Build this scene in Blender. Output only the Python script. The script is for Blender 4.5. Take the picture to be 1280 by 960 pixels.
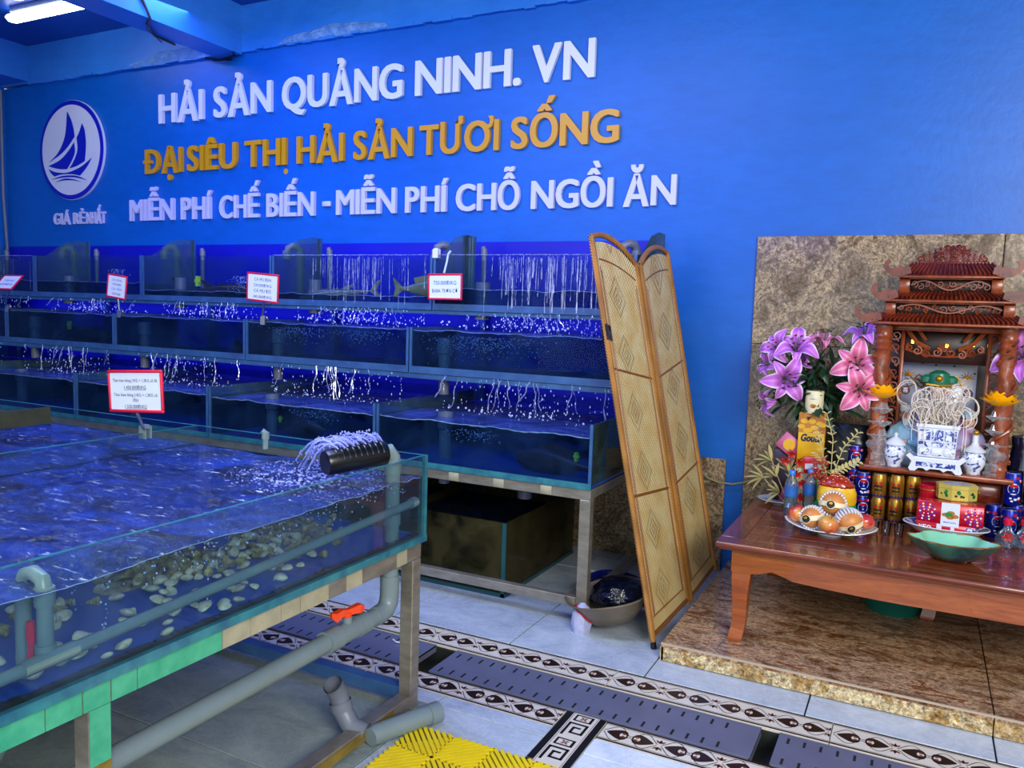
import bpy, math, random
from mathutils import Vector, Matrix, Euler, noise as mnoise
PI = math.pi
random.seed(7)
for _o in list(bpy.data.objects): bpy.data.objects.remove(_o)
SC = bpy.context.scene
COL = SC.collection
# ---------------------------------------------------------------- camera
F = 1007.4
cam_d = bpy.data.cameras.new('camera'); cam_d.sensor_width = 36.0; cam_d.lens = F / 1280 * 36.0
cam_d.clip_start = .02; cam_d.clip_end = 100
cam = bpy.data.objects.new('camera', cam_d); COL.objects.link(cam)
def _rot(yaw, pitch, roll):
    cy, sy, cp, sp, cr, sr = math.cos(yaw), math.sin(yaw), math.cos(pitch), math.sin(pitch), math.cos(roll), math.sin(roll)
    f = Vector((sy*cp, cy*cp, -sp)); r = Vector((cy, -sy, 0)); u = r.cross(f)
    r2 = cr*r + sr*u; u2 = -sr*r + cr*u
    return Matrix(((r2.x, u2.x, -f.x), (r2.y, u2.y, -f.y), (r2.z, u2.z, -f.z)))
cam.matrix_world = Matrix.Translation((0, 0, 1.5)) @ _rot(-0.46883378, 0.09327318, 0.03194642).to_4x4()
SC.camera = cam
# ---------------------------------------------------------------- world, lights, exposure
SC.view_settings.view_transform = 'Standard'; SC.view_settings.look = 'None'
SC.view_settings.gamma = 1; SC.view_settings.use_curve_mapping = False
SC.view_settings.exposure = 0.0
SC.cycles.transparent_max_bounces = 40
SC.cycles.max_bounces = 7
SC.cycles.caustics_reflective = False; SC.cycles.caustics_refractive = False
SC.cycles.sample_clamp_indirect = 4
W = bpy.data.worlds.new('sky'); SC.world = W; W.use_nodes = True
W.node_tree.nodes['Background'].inputs[0].default_value = (.82, .92, 1, 1)
W.node_tree.nodes['Background'].inputs[1].default_value = 0.5
def area(name, loc, target, size, size_y, power, col):
    l = bpy.data.lights.new(name, 'AREA'); l.shape = 'RECTANGLE'; l.size = size; l.size_y = size_y
    l.energy = power; l.color = col
    o = bpy.data.objects.new(name, l); COL.objects.link(o); o.location = loc
    o.rotation_euler = (Vector(target) - Vector(loc)).to_track_quat('-Z', 'Y').to_euler()
    return o
area('shopfront_daylight', (2.3, -.9, 2.9), (-.4, 4.1, .5), 2.6, 1.8, 290, (1, .96, .90))
area('open_front_fill', (-1.6, -1.9, 1.3), (-2.2, 4, .8), 7.0, 2.2, 75, (.86, .95, 1))  # unseen daylight fill behind the camera, added to lift the floor under the tank
area('ceiling_blue_fill', (-3.3, 3.0, 3.5), (-3.2, 3.15, 0), 4.6, .35, 95, (.15, .24, 1))  # unseen blue light, added to tint the floor and water below
area('wall_blue_fill', (-3.6, 3.2, 2.2), (-3.6, 4.72, 2.3), 6.0, .5, 24, (.02, .10, 1))  # blue wash with no fitting, added to deepen the blue of the wall
area('rack_blue_fill', (-4.4, 4.40, 1.06), (-4.4, 4.72, 1.0), 6.0, .04, 5, (.05, .08, 1))  # added blue glow, no strip modelled, so the backing board stays blue
area('rack_blue_fill', (-4.4, 4.55, 1.40), (-4.4, 4.72, 1.36), 6.0, .04, 3, (.05, .08, 1))  # same added glow, one tier higher
area('shell_fill', (-1.95, 1.5, 1.75), (-1.95, 1.52, 0), .3, 1.6, 6, (.7, .85, 1))  # added above the front tank to brighten the shells; no lamp hangs there
area('ceiling_white_fill', (-2.6, 1.6, 3.6), (-2.9, 2.6, 0), 3.0, .4, 60, (.84, .95, 1))  # extra light out of view, added to light the covered room
# ---------------------------------------------------------------- helpers
def c(h):
    h = h.lstrip('#'); v = [int(h[i:i+2], 16)/255 for i in (0, 2, 4)]
    return tuple((x/12.92 if x <= .04045 else ((x+.055)/1.055)**2.4) for x in v) + (1,)
class NT:
    def __init__(s, name):
        s.m = bpy.data.materials.new(name); s.m.use_nodes = True; s.t = s.m.node_tree
        s.t.nodes.clear(); s.out = s.n('OutputMaterial')
    def n(s, typ, **kw):
        x = s.t.nodes.new('ShaderNode' + typ)
        for k, v in kw.items():
            if k.startswith('i_'): x.inputs[k[2:].replace('_', ' ')].default_value = v
            else: setattr(x, k, v)
        return x
    def l(s, a, b, ao=0, bi=0):
        s.t.links.new(a.outputs[ao] if not hasattr(a, 'is_output') else a, b.inputs[bi])
    def coord(s, scale=(1, 1, 1), kind='Object', rot=(0, 0, 0)):
        tc = s.n('TexCoord'); mp = s.n('Mapping'); s.l(tc, mp, kind, 0)
        mp.inputs['Scale'].default_value = scale; mp.inputs['Rotation'].default_value = rot
        return mp
    def noise(s, mp, scale, detail=4, rough=.55, dist=0):
        x = s.n('TexNoise'); s.l(mp, x, 0, 0)
        x.inputs['Scale'].default_value = scale; x.inputs['Detail'].default_value = detail
        x.inputs['Roughness'].default_value = rough; x.inputs['Distortion'].default_value = dist
        return x
    def ramp(s, src, stops, so=0, interp='LINEAR'):
        r = s.n('ValToRGB'); s.l(src, r, so, 0); e = r.color_ramp.elements; r.color_ramp.interpolation = interp
        while len(e) > 1: e.remove(e[-1])
        e[0].position = stops[0][0]; e[0].color = c(stops[0][1]) if isinstance(stops[0][1], str) else (stops[0][1],)*3+(1,)
        for p, col in stops[1:]:
            k = e.new(p); k.color = c(col) if isinstance(col, str) else (col,)*3+(1,)
        return r
    def mix(s, fac, a, b, mode='MIX', fo=0, ao=0, bo=0):
        x = s.n('Mix', data_type='RGBA', blend_type=mode)
        for src, idx, so in ((fac, 0, fo), (a, 6, ao), (b, 7, bo)):
            if isinstance(src, (int, float)): x.inputs[idx].default_value = src
            elif isinstance(src, tuple): x.inputs[idx].default_value = src
            elif isinstance(src, str): x.inputs[idx].default_value = c(src)
            else: s.t.links.new(src.outputs[so], x.inputs[idx])
        return x
    def math(s, op, a, b=0, ao=0, bo=0, clamp=False):
        x = s.n('Math', operation=op, use_clamp=clamp)
        for src, idx, so in ((a, 0, ao), (b, 1, bo)):
            if isinstance(src, (int, float)): x.inputs[idx].default_value = src
            else: s.t.links.new(src.outputs[so], x.inputs[idx])
        return x
    def bsdf(s, colsrc=None, co=0, rough=.5, metal=0, bump=None, bstr=.3, bdist=.01, spec=.5, emit=None, estr=0, coat=0, bo=0):
        b = s.n('BsdfPrincipled'); b.inputs['Roughness'].default_value = rough; b.inputs['Metallic'].default_value = metal
        b.inputs['Specular IOR Level'].default_value = spec; b.inputs['Coat Weight'].default_value = coat
        if isinstance(colsrc, str): b.inputs['Base Color'].default_value = c(colsrc)
        elif colsrc is not None: s.t.links.new(colsrc.outputs[co], b.inputs['Base Color'])
        if emit: b.inputs['Emission Color'].default_value = c(emit); b.inputs['Emission Strength'].default_value = estr
        if bump is not None:
            u = s.n('Bump'); u.inputs['Strength'].default_value = bstr; u.inputs['Distance'].default_value = bdist
            s.t.links.new(bump.outputs[bo], u.inputs['Height']); s.l(u, b, 0, 'Normal'); s.bumpn = u
        s.l(b, s.out, 0, 0); return b
def flat(name, col, rough=.5, metal=0, var=.12, nscale=12, bstr=.0, bscale=60, emit=None, estr=0, coat=0, spec=.5, stretch=(1, 1, 1), col2=None, bdist=.003):
    """plain paint/plastic/metal with slight procedural variation"""
    t = NT(name); mp = t.coord(stretch); nz = t.noise(mp, nscale, 5)
    if col2: mx = t.ramp(nz, [(.35, col), (.65, col2)])
    else:
        r = t.ramp(nz, [(.25, 1 - var), (.75, 1.0)]); mx = t.mix(1.0, col, r, 'MULTIPLY')
    b = t.noise(mp, bscale, 3) if bstr else None
    t.bsdf(mx, 2 if not col2 else 0, rough, metal, b, bstr, bdist, spec, emit, estr, coat)
    return t.m
class MB:
    """mesh builder: collects shapes, becomes ONE mesh object"""
    def __init__(s): s.v = []; s.f = []; s.mi = []; s.m = 0; s.uv = None
    def add(s, vs, fs, m=None):
        o = len(s.v); s.v += [tuple(p) for p in vs]; s.f += [tuple(i+o for i in f) for f in fs]
        s.mi += [s.m if m is None else m]*len(fs); return s
    def box(s, x0, y0, z0, x1, y1, z1, m=None, mat=None):
        vs = [Vector(p) for p in ((x0,y0,z0),(x1,y0,z0),(x1,y1,z0),(x0,y1,z0),(x0,y0,z1),(x1,y0,z1),(x1,y1,z1),(x0,y1,z1))]
        if mat is not None: vs = [mat @ p for p in vs]
        return s.add(vs, [(0,3,2,1),(4,5,6,7),(0,1,5,4),(1,2,6,5),(2,3,7,6),(3,0,4,7)], m)
    def rbox(s, x0, y0, z0, x1, y1, z1, b=.004, m=None, mat=None):
        """box with chamfered vertical & top edges"""
        vs = []; 
        b = min(b, (x1-x0)/2.2, (y1-y0)/2.2, (z1-z0)/2.2)
        def ring(z, i):
            return [(x0+i+b,y0+i,z),(x1-i-b,y0+i,z),(x1-i,y0+i+b,z),(x1-i,y1-i-b,z),(x1-i-b,y1-i,z),(x0+i+b,y1-i,z),(x0+i,y1-i-b,z),(x0+i,y0+i+b,z)]
        rs = [ring(z0, b*.6), ring(z0+b, 0), ring(z1-b, 0), ring(z1, b*.6)]
        for r in rs: vs += [Vector(p) for p in r]
        if mat is not None: vs = [mat @ p for p in vs]
        fs = [tuple(range(7,-1,-1)), tuple(range(24,32))]
        for k in range(3):
            for i in range(8): j=(i+1)%8; fs.append((k*8+i,k*8+j,k*8+8+j,k*8+8+i))
        return s.add(vs, fs, m)
    def tube(s, pts, r, n=10, m=None, caps=True, closed=False):
        pts = [Vector(p) for p in pts]; N = len(pts); rs = r if isinstance(r, (list, tuple)) else [r]*N
        vs = []; fs = []; up = None
        for i, p in enumerate(pts):
            a = pts[(i-1) % N] if (i > 0 or closed) else p; b = pts[(i+1) % N] if (i < N-1 or closed) else p
            d = (b-a); d = d.normalized() if d.length > 1e-9 else Vector((0,0,1))
            if up is None: up = Vector((0,0,1)) if abs(d.z) < .9 else Vector((1,0,0))
            x = up.cross(d)
            if x.length < 1e-6: x = Vector((1,0,0)).cross(d)
            x.normalize(); y = d.cross(x); up = y
            up = y if abs(y.dot(d)) < .99 else up
            for k in range(n):
                t = 2*PI*k/n; vs.append(p + rs[i]*(x*math.cos(t) + y*math.sin(t)))
            up = y
        L = N if closed else N-1
        for i in range(L):
            j = (i+1) % N
            for k in range(n): q=(k+1)%n; fs.append((i*n+k, i*n+q, j*n+q, j*n+k))
        if caps and not closed: fs.append(tuple(range(n-1,-1,-1))); fs.append(tuple((N-1)*n+k for k in range(n)))
        return s.add(vs, fs, m)
    def cyl(s, p0, p1, r0, r1=None, n=16, m=None, caps=True):
        return s.tube([p0, p1], [r0, r0 if r1 is None else r1], n, m, caps)
    def lathe(s, prof, ctr=(0,0,0), n=24, m=None, sx=1, sy=1, mat=None, mod=None, a0=0, capb=True):
        vs = []; fs = []
        for (r, z) in prof:
            for k in range(n):
                t = 2*PI*k/n + a0; rr = r*(mod(t, z) if mod else 1)
                vs.append(Vector((ctr[0]+rr*math.cos(t)*sx, ctr[1]+rr*math.sin(t)*sy, ctr[2]+z)))
        if mat is not None: vs = [mat @ p for p in vs]
        for i in range(len(prof)-1):
            for k in range(n): q=(k+1)%n; fs.append((i*n+k, i*n+q, (i+1)*n+q, (i+1)*n+k))
        if capb and capb != 'open': fs.append(tuple(range(n-1,-1,-1)))
        if prof[-1][0] > 1e-4 and capb not in ('open', 'bottom'): fs.append(tuple((len(prof)-1)*n+k for k in range(n)))
        return s.add(vs, fs, m)
    def ball(s, ctr, r, n=12, m=None, sc=(1,1,1), mat=None):
        prof = [(max(1e-4, math.sin(PI*i/(n//2+2)))*r, -math.cos(PI*i/(n//2+2))*r) for i in range(n//2+3)]
        vs=[]; fs=[]
        for (rr,z) in prof:
            for k in range(n):
                t=2*PI*k/n; p=Vector((rr*math.cos(t)*sc[0], rr*math.sin(t)*sc[1], z*sc[2]))
                if mat is not None: p = mat @ p
                vs.append(p+Vector(ctr))
        for i in range(len(prof)-1):
            for k in range(n): q=(k+1)%n; fs.append((i*n+k,i*n+q,(i+1)*n+q,(i+1)*n+k))
        return s.add(vs, fs, m)
    def prism(s, poly, y0, y1, fn=None, m=None):
        """poly in (x,z), extruded y0..y1; fn maps the point"""
        n=len(poly); vs=[Vector((p[0],y0,p[1])) for p in poly]+[Vector((p[0],y1,p[1])) for p in poly]
        if fn: vs=[Vector(fn(p)) for p in vs]
        fs=[tuple(range(n)), tuple(range(2*n-1,n-1,-1))]+[((i+1)%n, i, i+n, (i+1)%n+n) for i in range(n)]
        return s.add(vs, fs, m)
    def grid(s, nx, ny, fn, m=None):
        vs=[fn(i/nx, j/ny) for j in range(ny+1) for i in range(nx+1)]
        fs=[(j*(nx+1)+i, j*(nx+1)+i+1, (j+1)*(nx+1)+i+1, (j+1)*(nx+1)+i) for j in range(ny) for i in range(nx)]
        return s.add(vs, fs, m)
    def text(s, body, fn, width, cap, bold=.03, depth=0, m=None, x0=0, fit=True, res=3):
        """letters as faces; fn maps (x, y up, depth) to a point; text is fitted to width and cap height"""
        vs, fs, bb = glyphs(body, bold, res, depth > 0)
        if not vs: return s
        k = cap/.72; kx = width/(bb[1]-bb[0]) if fit else k
        s.add([fn((x0+(p[0]-bb[0])*kx, p[1]*k, p[2]*depth)) for p in vs], fs, m); return s
    def mesh(s, name, mats, smooth=True, ang=40):
        me = bpy.data.meshes.new(name); me.from_pydata(s.v, [], s.f)
        for m_ in (mats if isinstance(mats, (list, tuple)) else [mats]): me.materials.append(m_)
        me.polygons.foreach_set('material_index', s.mi)
        if smooth:
            me.shade_smooth(); me.set_sharp_from_angle(angle=math.radians(ang))
        me.update(); return me
    def obj(s, name, mats, parent=None, smooth=True, ang=40, label=None, kind=None, recenter=False):
        me = s.mesh(name, mats, smooth, ang)
        return link(name, me, parent, label, kind)
_gc = {}
def glyphs(body, bold, res, solid):
    key = (body, bold, res, solid)
    if key in _gc: return _gc[key]
    cu = bpy.data.curves.new('t', 'FONT'); cu.body = body; cu.offset = bold; cu.resolution_u = res
    if solid: cu.extrude = .5
    ob = bpy.data.objects.new('t', cu); me = bpy.data.meshes.new_from_object(ob)
    vs = [tuple(v.co) for v in me.vertices]; fs = [tuple(p.vertices) for p in me.polygons]
    bb = (min(v[0] for v in vs), max(v[0] for v in vs), min(v[1] for v in vs), max(v[1] for v in vs)) if vs else (0,1,0,1)
    bpy.data.objects.remove(ob); bpy.data.curves.remove(cu); bpy.data.meshes.remove(me)
    _gc[key] = (vs, fs, bb); return _gc[key]
def link(name, data, parent=None, label=None, kind=None):
    o = bpy.data.objects.new(name, data); COL.objects.link(o)
    if parent is not None: o.parent = parent
    if label: o['label'] = label
    if kind: o['kind'] = kind
    return o
def tag(o, label, cat, group=None, kind=None):
    o['label'] = label; o['category'] = cat
    if group: o['group'] = group
    if kind: o['kind'] = kind
    return o
def thing(name, label, cat, loc=(0,0,0), rz=0, group=None, rot=None):
    o = bpy.data.objects.new(name, None); COL.objects.link(o); o.location = loc
    o.rotation_euler = rot if rot else (0, 0, rz); o.empty_display_size = .05
    return tag(o, label, cat, group)
def dup(root, loc, rot=None, label=None, group=None, scale=None):
    r = root.copy(); COL.objects.link(r); r.location = loc
    if rot is not None: r.rotation_euler = rot if isinstance(rot, (tuple, Euler)) else (0, 0, rot)
    if scale: r.scale = (scale,)*3 if isinstance(scale, (int, float)) else scale
    if label: r['label'] = label
    if group: r['group'] = group
    for ch in list(root.children):
        k = ch.copy(); COL.objects.link(k); k.parent = r
        for g in list(ch.children):
            d = g.copy(); COL.objects.link(d); d.parent = k
    return r
def struct(name, mb, mats, parent=None, smooth=False):
    return mb.obj(name, mats, parent, smooth, kind='structure')
def rnd(a, b): return random.uniform(a, b)
ORD = ['first','second','third','fourth','fifth','sixth','seventh','eighth','ninth','tenth']
# ---------------------------------------------------------------- materials
def m_wall(name, a, b, seam=False):
    t = NT(name); mp = t.coord(); n1 = t.noise(mp, .9, 5); r = t.ramp(n1, [(.3, a), (.7, b)])
    n2 = t.noise(t.coord((1, 1, 3)), 6, 8, .7); r2 = t.ramp(n2, [(.3, .86), (.6, 1.0)])
    mx = t.mix(1, r, r2, 'MULTIPLY'); n3 = t.noise(mp, 25, 6, .6)
    t.bsdf(mx, 2, .42, 0, n3, .12, .01, .45); return t.m
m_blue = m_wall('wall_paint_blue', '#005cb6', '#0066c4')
m_beam = m_wall('beam_paint_blue', '#1f74cc', '#3b8ee0')
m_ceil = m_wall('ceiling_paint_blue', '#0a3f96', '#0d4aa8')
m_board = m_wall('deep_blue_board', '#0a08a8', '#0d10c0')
def m_granite(name, lo, mid, hi, dark='#15100c', scale=26, st=(1, 1, 1), dens=.5):
    t = NT(name); mp = t.coord(st, rot=(.5, .4, .6)); n1 = t.noise(mp, scale*.20, 10, .78, .7)
    r = t.ramp(n1, [(.30, dark), (.40, lo), (.48, mid), (.54, hi), (.60, lo), (.68, mid), (.78, dark)])
    g1 = t.noise(mp, scale*2.2, 6, .8, .3); r1 = t.ramp(g1, [(.38, .12), (.47, .75), (.56, 1.15), (.66, 1.9)])
    mx = t.mix(dens+.35, r, r1, 'MULTIPLY')
    v = t.n('TexVoronoi'); t.l(mp, v, 0, 0); v.inputs['Scale'].default_value = scale*3.2
    r2 = t.ramp(v, [(0, .30), (.28, .85), (.6, 1.25)], so='Distance'); mx1 = t.mix(.8, mx, r2, 'MULTIPLY', ao=2)
    t.bsdf(mx1, 2, .2, 0, None, 0, 0, .5); return t.m
m_granite_wall = m_granite('granite_wall_slab', '#5e4426', '#7e6a54', '#a8906c', '#1c1814', 30)
m_granite_floor = m_granite('granite_platform', '#74401c', '#8c7056', '#c09c78', '#16100e', 24, (1, 2.2, 1))
m_granite_edge = m_granite('granite_step_edge', '#96702c', '#a89068', '#ccbc94', '#2a3036', 24)
m_joint = flat('pale_joint', '#b8a890', .7)
def m_marble(name, a, b, v):
    t = NT(name); mp = t.coord((1, 1.5, 1)); n1 = t.noise(mp, 3.2, 8, .62, 1.2); r = t.ramp(n1, [(.3, a), (.7, b)])
    n2 = t.noise(mp, 7, 9, .7, 2.2); r2 = t.ramp(n2, [(.47, 0.0), (.5, .35), (.53, 0.0)]); mx = t.mix(.35, r, v, 'MIX')
    mm = t.n('Mix', data_type='RGBA'); t.l(r2, mm, 0, 0); t.l(r, mm, 0, 6); mm.inputs[7].default_value = c(v)
    t.bsdf(mm, 2, .2, 0, n1, .05, .004, .5); return t.m
m_tile = m_marble('grey_marble_tile', '#98a4b4', '#bcc8d2', '#dce2e8')
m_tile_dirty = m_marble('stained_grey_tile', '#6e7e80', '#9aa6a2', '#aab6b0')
m_tile_white = m_marble('white_marble_tile', '#bcc8d4', '#dce4ec', '#8fa0b4')
m_grout = flat('dark_grout', '#14161a', .9)
m_ivory = flat('ivory_border_glaze', '#d8d0c0', .25, 0, .15, 20)
m_brown = flat('brown_print', '#2a1610', .3, 0, .3, 60)
m_rust = flat('rust_print', '#7a4634', .3)
m_black = flat('black_print', '#0e0f12', .35, 0, .3, 80)
m_plate = flat('drain_plate_steel', '#70748c', .4, .25, .2, 9, .05, 90)
m_hole = flat('dark_hollow', '#050608', .9)
m_mud = flat('wet_trough', '#2b302c', .35, 0, .5, 10, .4, 30)
def m_brushed(name, a, b, rough=.34, metal=.85):
    t = NT(name); mp = t.coord((1, 1, 3)); n1 = t.noise(mp, 7, 6, .65); r = t.ramp(n1, [(.3, a), (.7, b)])
    t.bsdf(r, 0, rough, metal, n1, .08, .004); return t.m
m_steel = m_brushed('worn_steel', '#7c766c', '#aaa498', .38, .6)
m_steel_y = m_brushed('yellow_tape_and_reflection', '#6e5a26', '#b09548', .4, .5)  # yellow of the leg tape, also the mat's reflection painted on the stretcher
m_green_tape = flat('green_tape', '#2f9a7a', .4, 0, .3, 18, .2, 50, col2='#4cb08c')
m_tape = flat('clear_tape', '#b0aa90', .3, 0, .35, 16, .3, 60)
m_teal_edge = flat('teal_glass_edge', '#34808a', .2, 0, .35, 14, col2='#265e78')
m_blue_edge = flat('blue_grey_frame', '#2d4f80', .35, .1, .3, 9, col2='#3a6496')
m_pvc = flat('grey_pvc', '#74858c', .33, 0, .14, 8, .05, 40)
m_pvc_g = flat('green_grey_pvc', '#7a9092', .35, 0, .25, 14, .1, 40)
m_pvc_d = flat('old_grey_pvc', '#6f7688', .4, 0, .3, 10)
m_orange = flat('orange_plastic', '#e8451a', .3)
m_blackpl = flat('black_plastic', '#0c0d10', .3, 0, .3, 10)
m_silver = flat('bright_metal', '#c8ccd0', .2, .9)
def m_clear(name, tint, gloss=.12, rough=.02, film=None, filmf=0.0, bump=0, bscale=8, bd=.01, fres=1.25):
    """see-through sheet: transparent with Fresnel reflection, optional patchy dirty film"""
    t = NT(name); tr = t.n('BsdfTransparent'); tr.inputs[0].default_value = tint
    gl = t.n('BsdfGlossy'); gl.inputs['Roughness'].default_value = rough; gl.inputs[0].default_value = (1, 1, 1, 1)
    fr = t.n('Fresnel'); fr.inputs[0].default_value = fres
    mx = t.n('MixShader'); t.l(fr, mx, 0, 0); t.l(tr, mx, 0, 1); t.l(gl, mx, 0, 2)
    mp = t.coord()
    if bump:
        nz = t.noise(mp, bscale, 4, .6, .6); u = t.n('Bump'); u.inputs['Strength'].default_value = bump; u.inputs['Distance'].default_value = bd
        t.l(nz, u, 0, 'Height'); t.l(u, gl, 0, 'Normal'); t.l(u, fr, 0, 'Normal')
    last = mx
    if film:
        df = t.n('BsdfDiffuse'); df.inputs[0].default_value = c(film)
        nz2 = t.noise(mp, 5, 7, .7, .8); r = t.ramp(nz2, [(.32, 0.0), (.75, filmf)])
        m2 = t.n('MixShader'); t.l(r, m2, 0, 0); t.l(mx, m2, 0, 1); t.l(df, m2, 0, 2); last = m2
    t.l(last, t.out, 0, 0); return t.m
m_glass = m_clear('tank_glass', (.90, .96, .96, 1), film='#6a88a8', filmf=.10, fres=1.16)
m_glass_d = m_clear('algae_glass', (.62, .70, .66, 1), film='#5a5234', filmf=.45, fres=1.16)
m_glass_s = m_clear('greenish_side_glass', (.80, .90, .90, 1), film='#6f9088', filmf=.24, fres=1.16)
m_glass_b = m_clear('back_row_glass', (.84, .90, .94, 1), film='#2c4470', filmf=.14, fres=1.10, rough=0)
def m_cryst_():
    t = NT('cut_crystal'); a = t.n('BsdfTransparent'); a.inputs[0].default_value = (.93, .96, .97, 1); g = t.n('BsdfGlossy'); g.inputs['Roughness'].default_value = .08
    d = t.n('BsdfDiffuse'); d.inputs[0].default_value = (.85, .9, .93, 1); m1 = t.n('MixShader'); m1.inputs[0].default_value = .45; t.l(g, m1, 0, 1); t.l(d, m1, 0, 2)
    lw = t.n('LayerWeight'); lw.inputs[0].default_value = .45; f = t.math('MULTIPLY_ADD', lw, .75, ao=1); f.inputs[2].default_value = .22
    m2 = t.n('MixShader'); t.l(f, m2, 0, 0); t.l(a, m2, 0, 1); t.l(m1, m2, 0, 2); t.l(m2, t.out, 0, 0); return t.m
m_crystal = m_cryst_()
m_thin = m_clear('thin_clear_glass', (.90, .94, .97, 1), fres=1.4)
m_petbottle = m_clear('clear_plastic', (.84, .9, .98, 1), fres=1.45, film='#b8c4e0', filmf=.25)
m_water_b = m_clear('water_back_tanks', (.42, .62, .72, 1), film='#1e4474', filmf=.34, fres=1.05, rough=0)
m_water_f = m_clear('water_front_tank', (.74, .84, .93, 1), film='#2c50b8', filmf=.12, fres=1.12)
def m_surface():
    t = NT('rippled_water_surface'); mp = t.coord((1, 1.5, 1), rot=(0, 0, .25)); nz = t.noise(mp, 7, 6, .62, 1.2)
    nb = t.noise(mp, 22, 4, .6, .8); nc = t.noise(mp, 60, 3, .6); hh = t.math('ADD', t.math('ADD', nz, t.math('MULTIPLY', nb, .4)), t.math('MULTIPLY', nc, .10))
    u = t.n('Bump'); u.inputs['Strength'].default_value = 1; u.inputs['Distance'].default_value = .09; t.l(hh, u, 0, 'Height')
    tr = t.n('BsdfTransparent'); tr.inputs[0].default_value = (.82, .88, .96, 1)
    rf = t.n('BsdfRefraction'); rf.inputs['IOR'].default_value = 1.12; rf.inputs[0].default_value = (.82, .88, .97, 1); rf.inputs['Roughness'].default_value = 0
    t.l(u, rf, 0, 'Normal'); m0 = t.n('MixShader'); m0.inputs[0].default_value = .45; t.l(tr, m0, 0, 1); t.l(rf, m0, 0, 2)
    gl = t.n('BsdfGlossy'); gl.inputs['Roughness'].default_value = .04; t.l(u, gl, 0, 'Normal')
    fr = t.n('Fresnel'); fr.inputs[0].default_value = 1.5; t.l(u, fr, 0, 'Normal')
    mx = t.n('MixShader'); t.l(fr, mx, 0, 0); t.l(m0, mx, 0, 1); t.l(gl, mx, 0, 2)
    df = t.n('BsdfDiffuse'); df.inputs[0].default_value = c('#3050c0')
    n3 = t.noise(mp, 2.6, 6, .7, 1.5); r = t.ramp(n3, [(.38, 0.02), (.68, .46)]); m2 = t.n('MixShader'); t.l(r, m2, 0, 0); t.l(mx, m2, 0, 1); t.l(df, m2, 0, 2)
    ws = t.noise(t.coord((1.6, 6, 1), rot=(0, 0, .35)), 9, 5, .75, 1.0); wr = t.ramp(ws, [(.60, 0.0), (.68, .8)])  # pale streaks: ripple glints painted into the colour, along with some foam
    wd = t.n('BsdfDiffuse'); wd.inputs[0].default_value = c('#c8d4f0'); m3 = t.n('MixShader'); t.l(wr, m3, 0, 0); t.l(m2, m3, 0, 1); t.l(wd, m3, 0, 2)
    t.l(m3, t.out, 0, 0); return t.m
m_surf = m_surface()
m_foamtop = m_clear('foamy_water_top', (.6, .7, .9, 1), film='#6070c8', filmf=.75, fres=1.3, bump=.6, bscale=12)
m_foam = m_clear('foam', (.9, .93, 1, 1), film='#b8c4ff', filmf=1.3)
def m_streak_(name, col, k):
    t = NT(name); tr = t.n('BsdfTransparent'); df = t.n('BsdfDiffuse'); df.inputs[0].default_value = c(col)
    gl = t.n('BsdfGlossy'); gl.inputs['Roughness'].default_value = .15; a = t.n('MixShader'); a.inputs[0].default_value = .4; t.l(df, a, 0, 1); t.l(gl, a, 0, 2)
    nz = t.noise(t.coord((60, 60, 9)), 2, 4, .7); r = t.ramp(nz, [(.4, 0.0), (.62, k)])
    mx = t.n('MixShader'); t.l(r, mx, 0, 0); t.l(tr, mx, 0, 1); t.l(a, mx, 0, 2); t.l(mx, t.out, 0, 0); return t.m
m_streak = m_streak_('falling_water', '#c0ccf4', .8)
m_drop = flat('water_drops', '#c8d4ff', .1, 0, .1, 5)
m_splash = m_clear('splash_water', (.75, .8, 1, 1), film='#aab4ff', filmf=1.1, fres=1.33)
m_foamline = flat('foam_line', '#8fa8d8', .4, 0, .4, 40)
m_tankblue = flat('blue_tank_floor', '#0c4cb4', .3, 0, .25, 5)
m_tankdark = flat('dark_tank_floor', '#101c34', .4, 0, .4, 6)
m_algae = flat('algae', '#3a3d24', .7, 0, .5, 10, .4, 60)
m_fish = flat('dark_fish_skin', '#2a2226', .35, 0, .5, 20)
m_fish_s = flat('silver_fish_skin', '#6f7468', .25, .2, .4, 20)
m_fish_y = flat('yellow_fish_skin', '#8a8a5c', .3, .1, .4, 20)
m_fish_r = flat('reddish_fish_skin', '#4a2a2e', .35, 0, .5, 24)
m_tagy = flat('yellow_green_tag', '#b8e040', .4)
m_shell_p = flat('pale_shell', '#e0dcc0', .35, 0, .3, 40, .4, 140, col2='#b0ae90')
m_shell_b = flat('brown_shell', '#7a6c3c', .45, 0, .4, 60, .5, 120, col2='#b0a45c')
m_red = flat('red_plastic', '#d8143a', .3)
m_redpaint = flat('red_tin', '#c00c28', .25, .2)
m_paper = flat('price_paper', '#dce4f8', .6, 0, .05, 6)
m_ink = flat('printed_ink', '#22263a', .7)
m_white = flat('sign_white', '#dfe2ee', .35, 0, .08, 3)
m_lilac = flat('sign_lilac_white', '#d2d2f4', .35, 0, .08, 3)
m_gold = flat('sign_gold', '#d89a08', .35, 0, .1, 3)
m_navy = flat('logo_blue', '#0818b8', .35)
m_yellow = flat('yellow_mat_rubber', '#ecd00c', .4, 0, .12, 14, .1, 60)
m_yellow_d = flat('mat_underside', '#4a3a06', .6)
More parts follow.
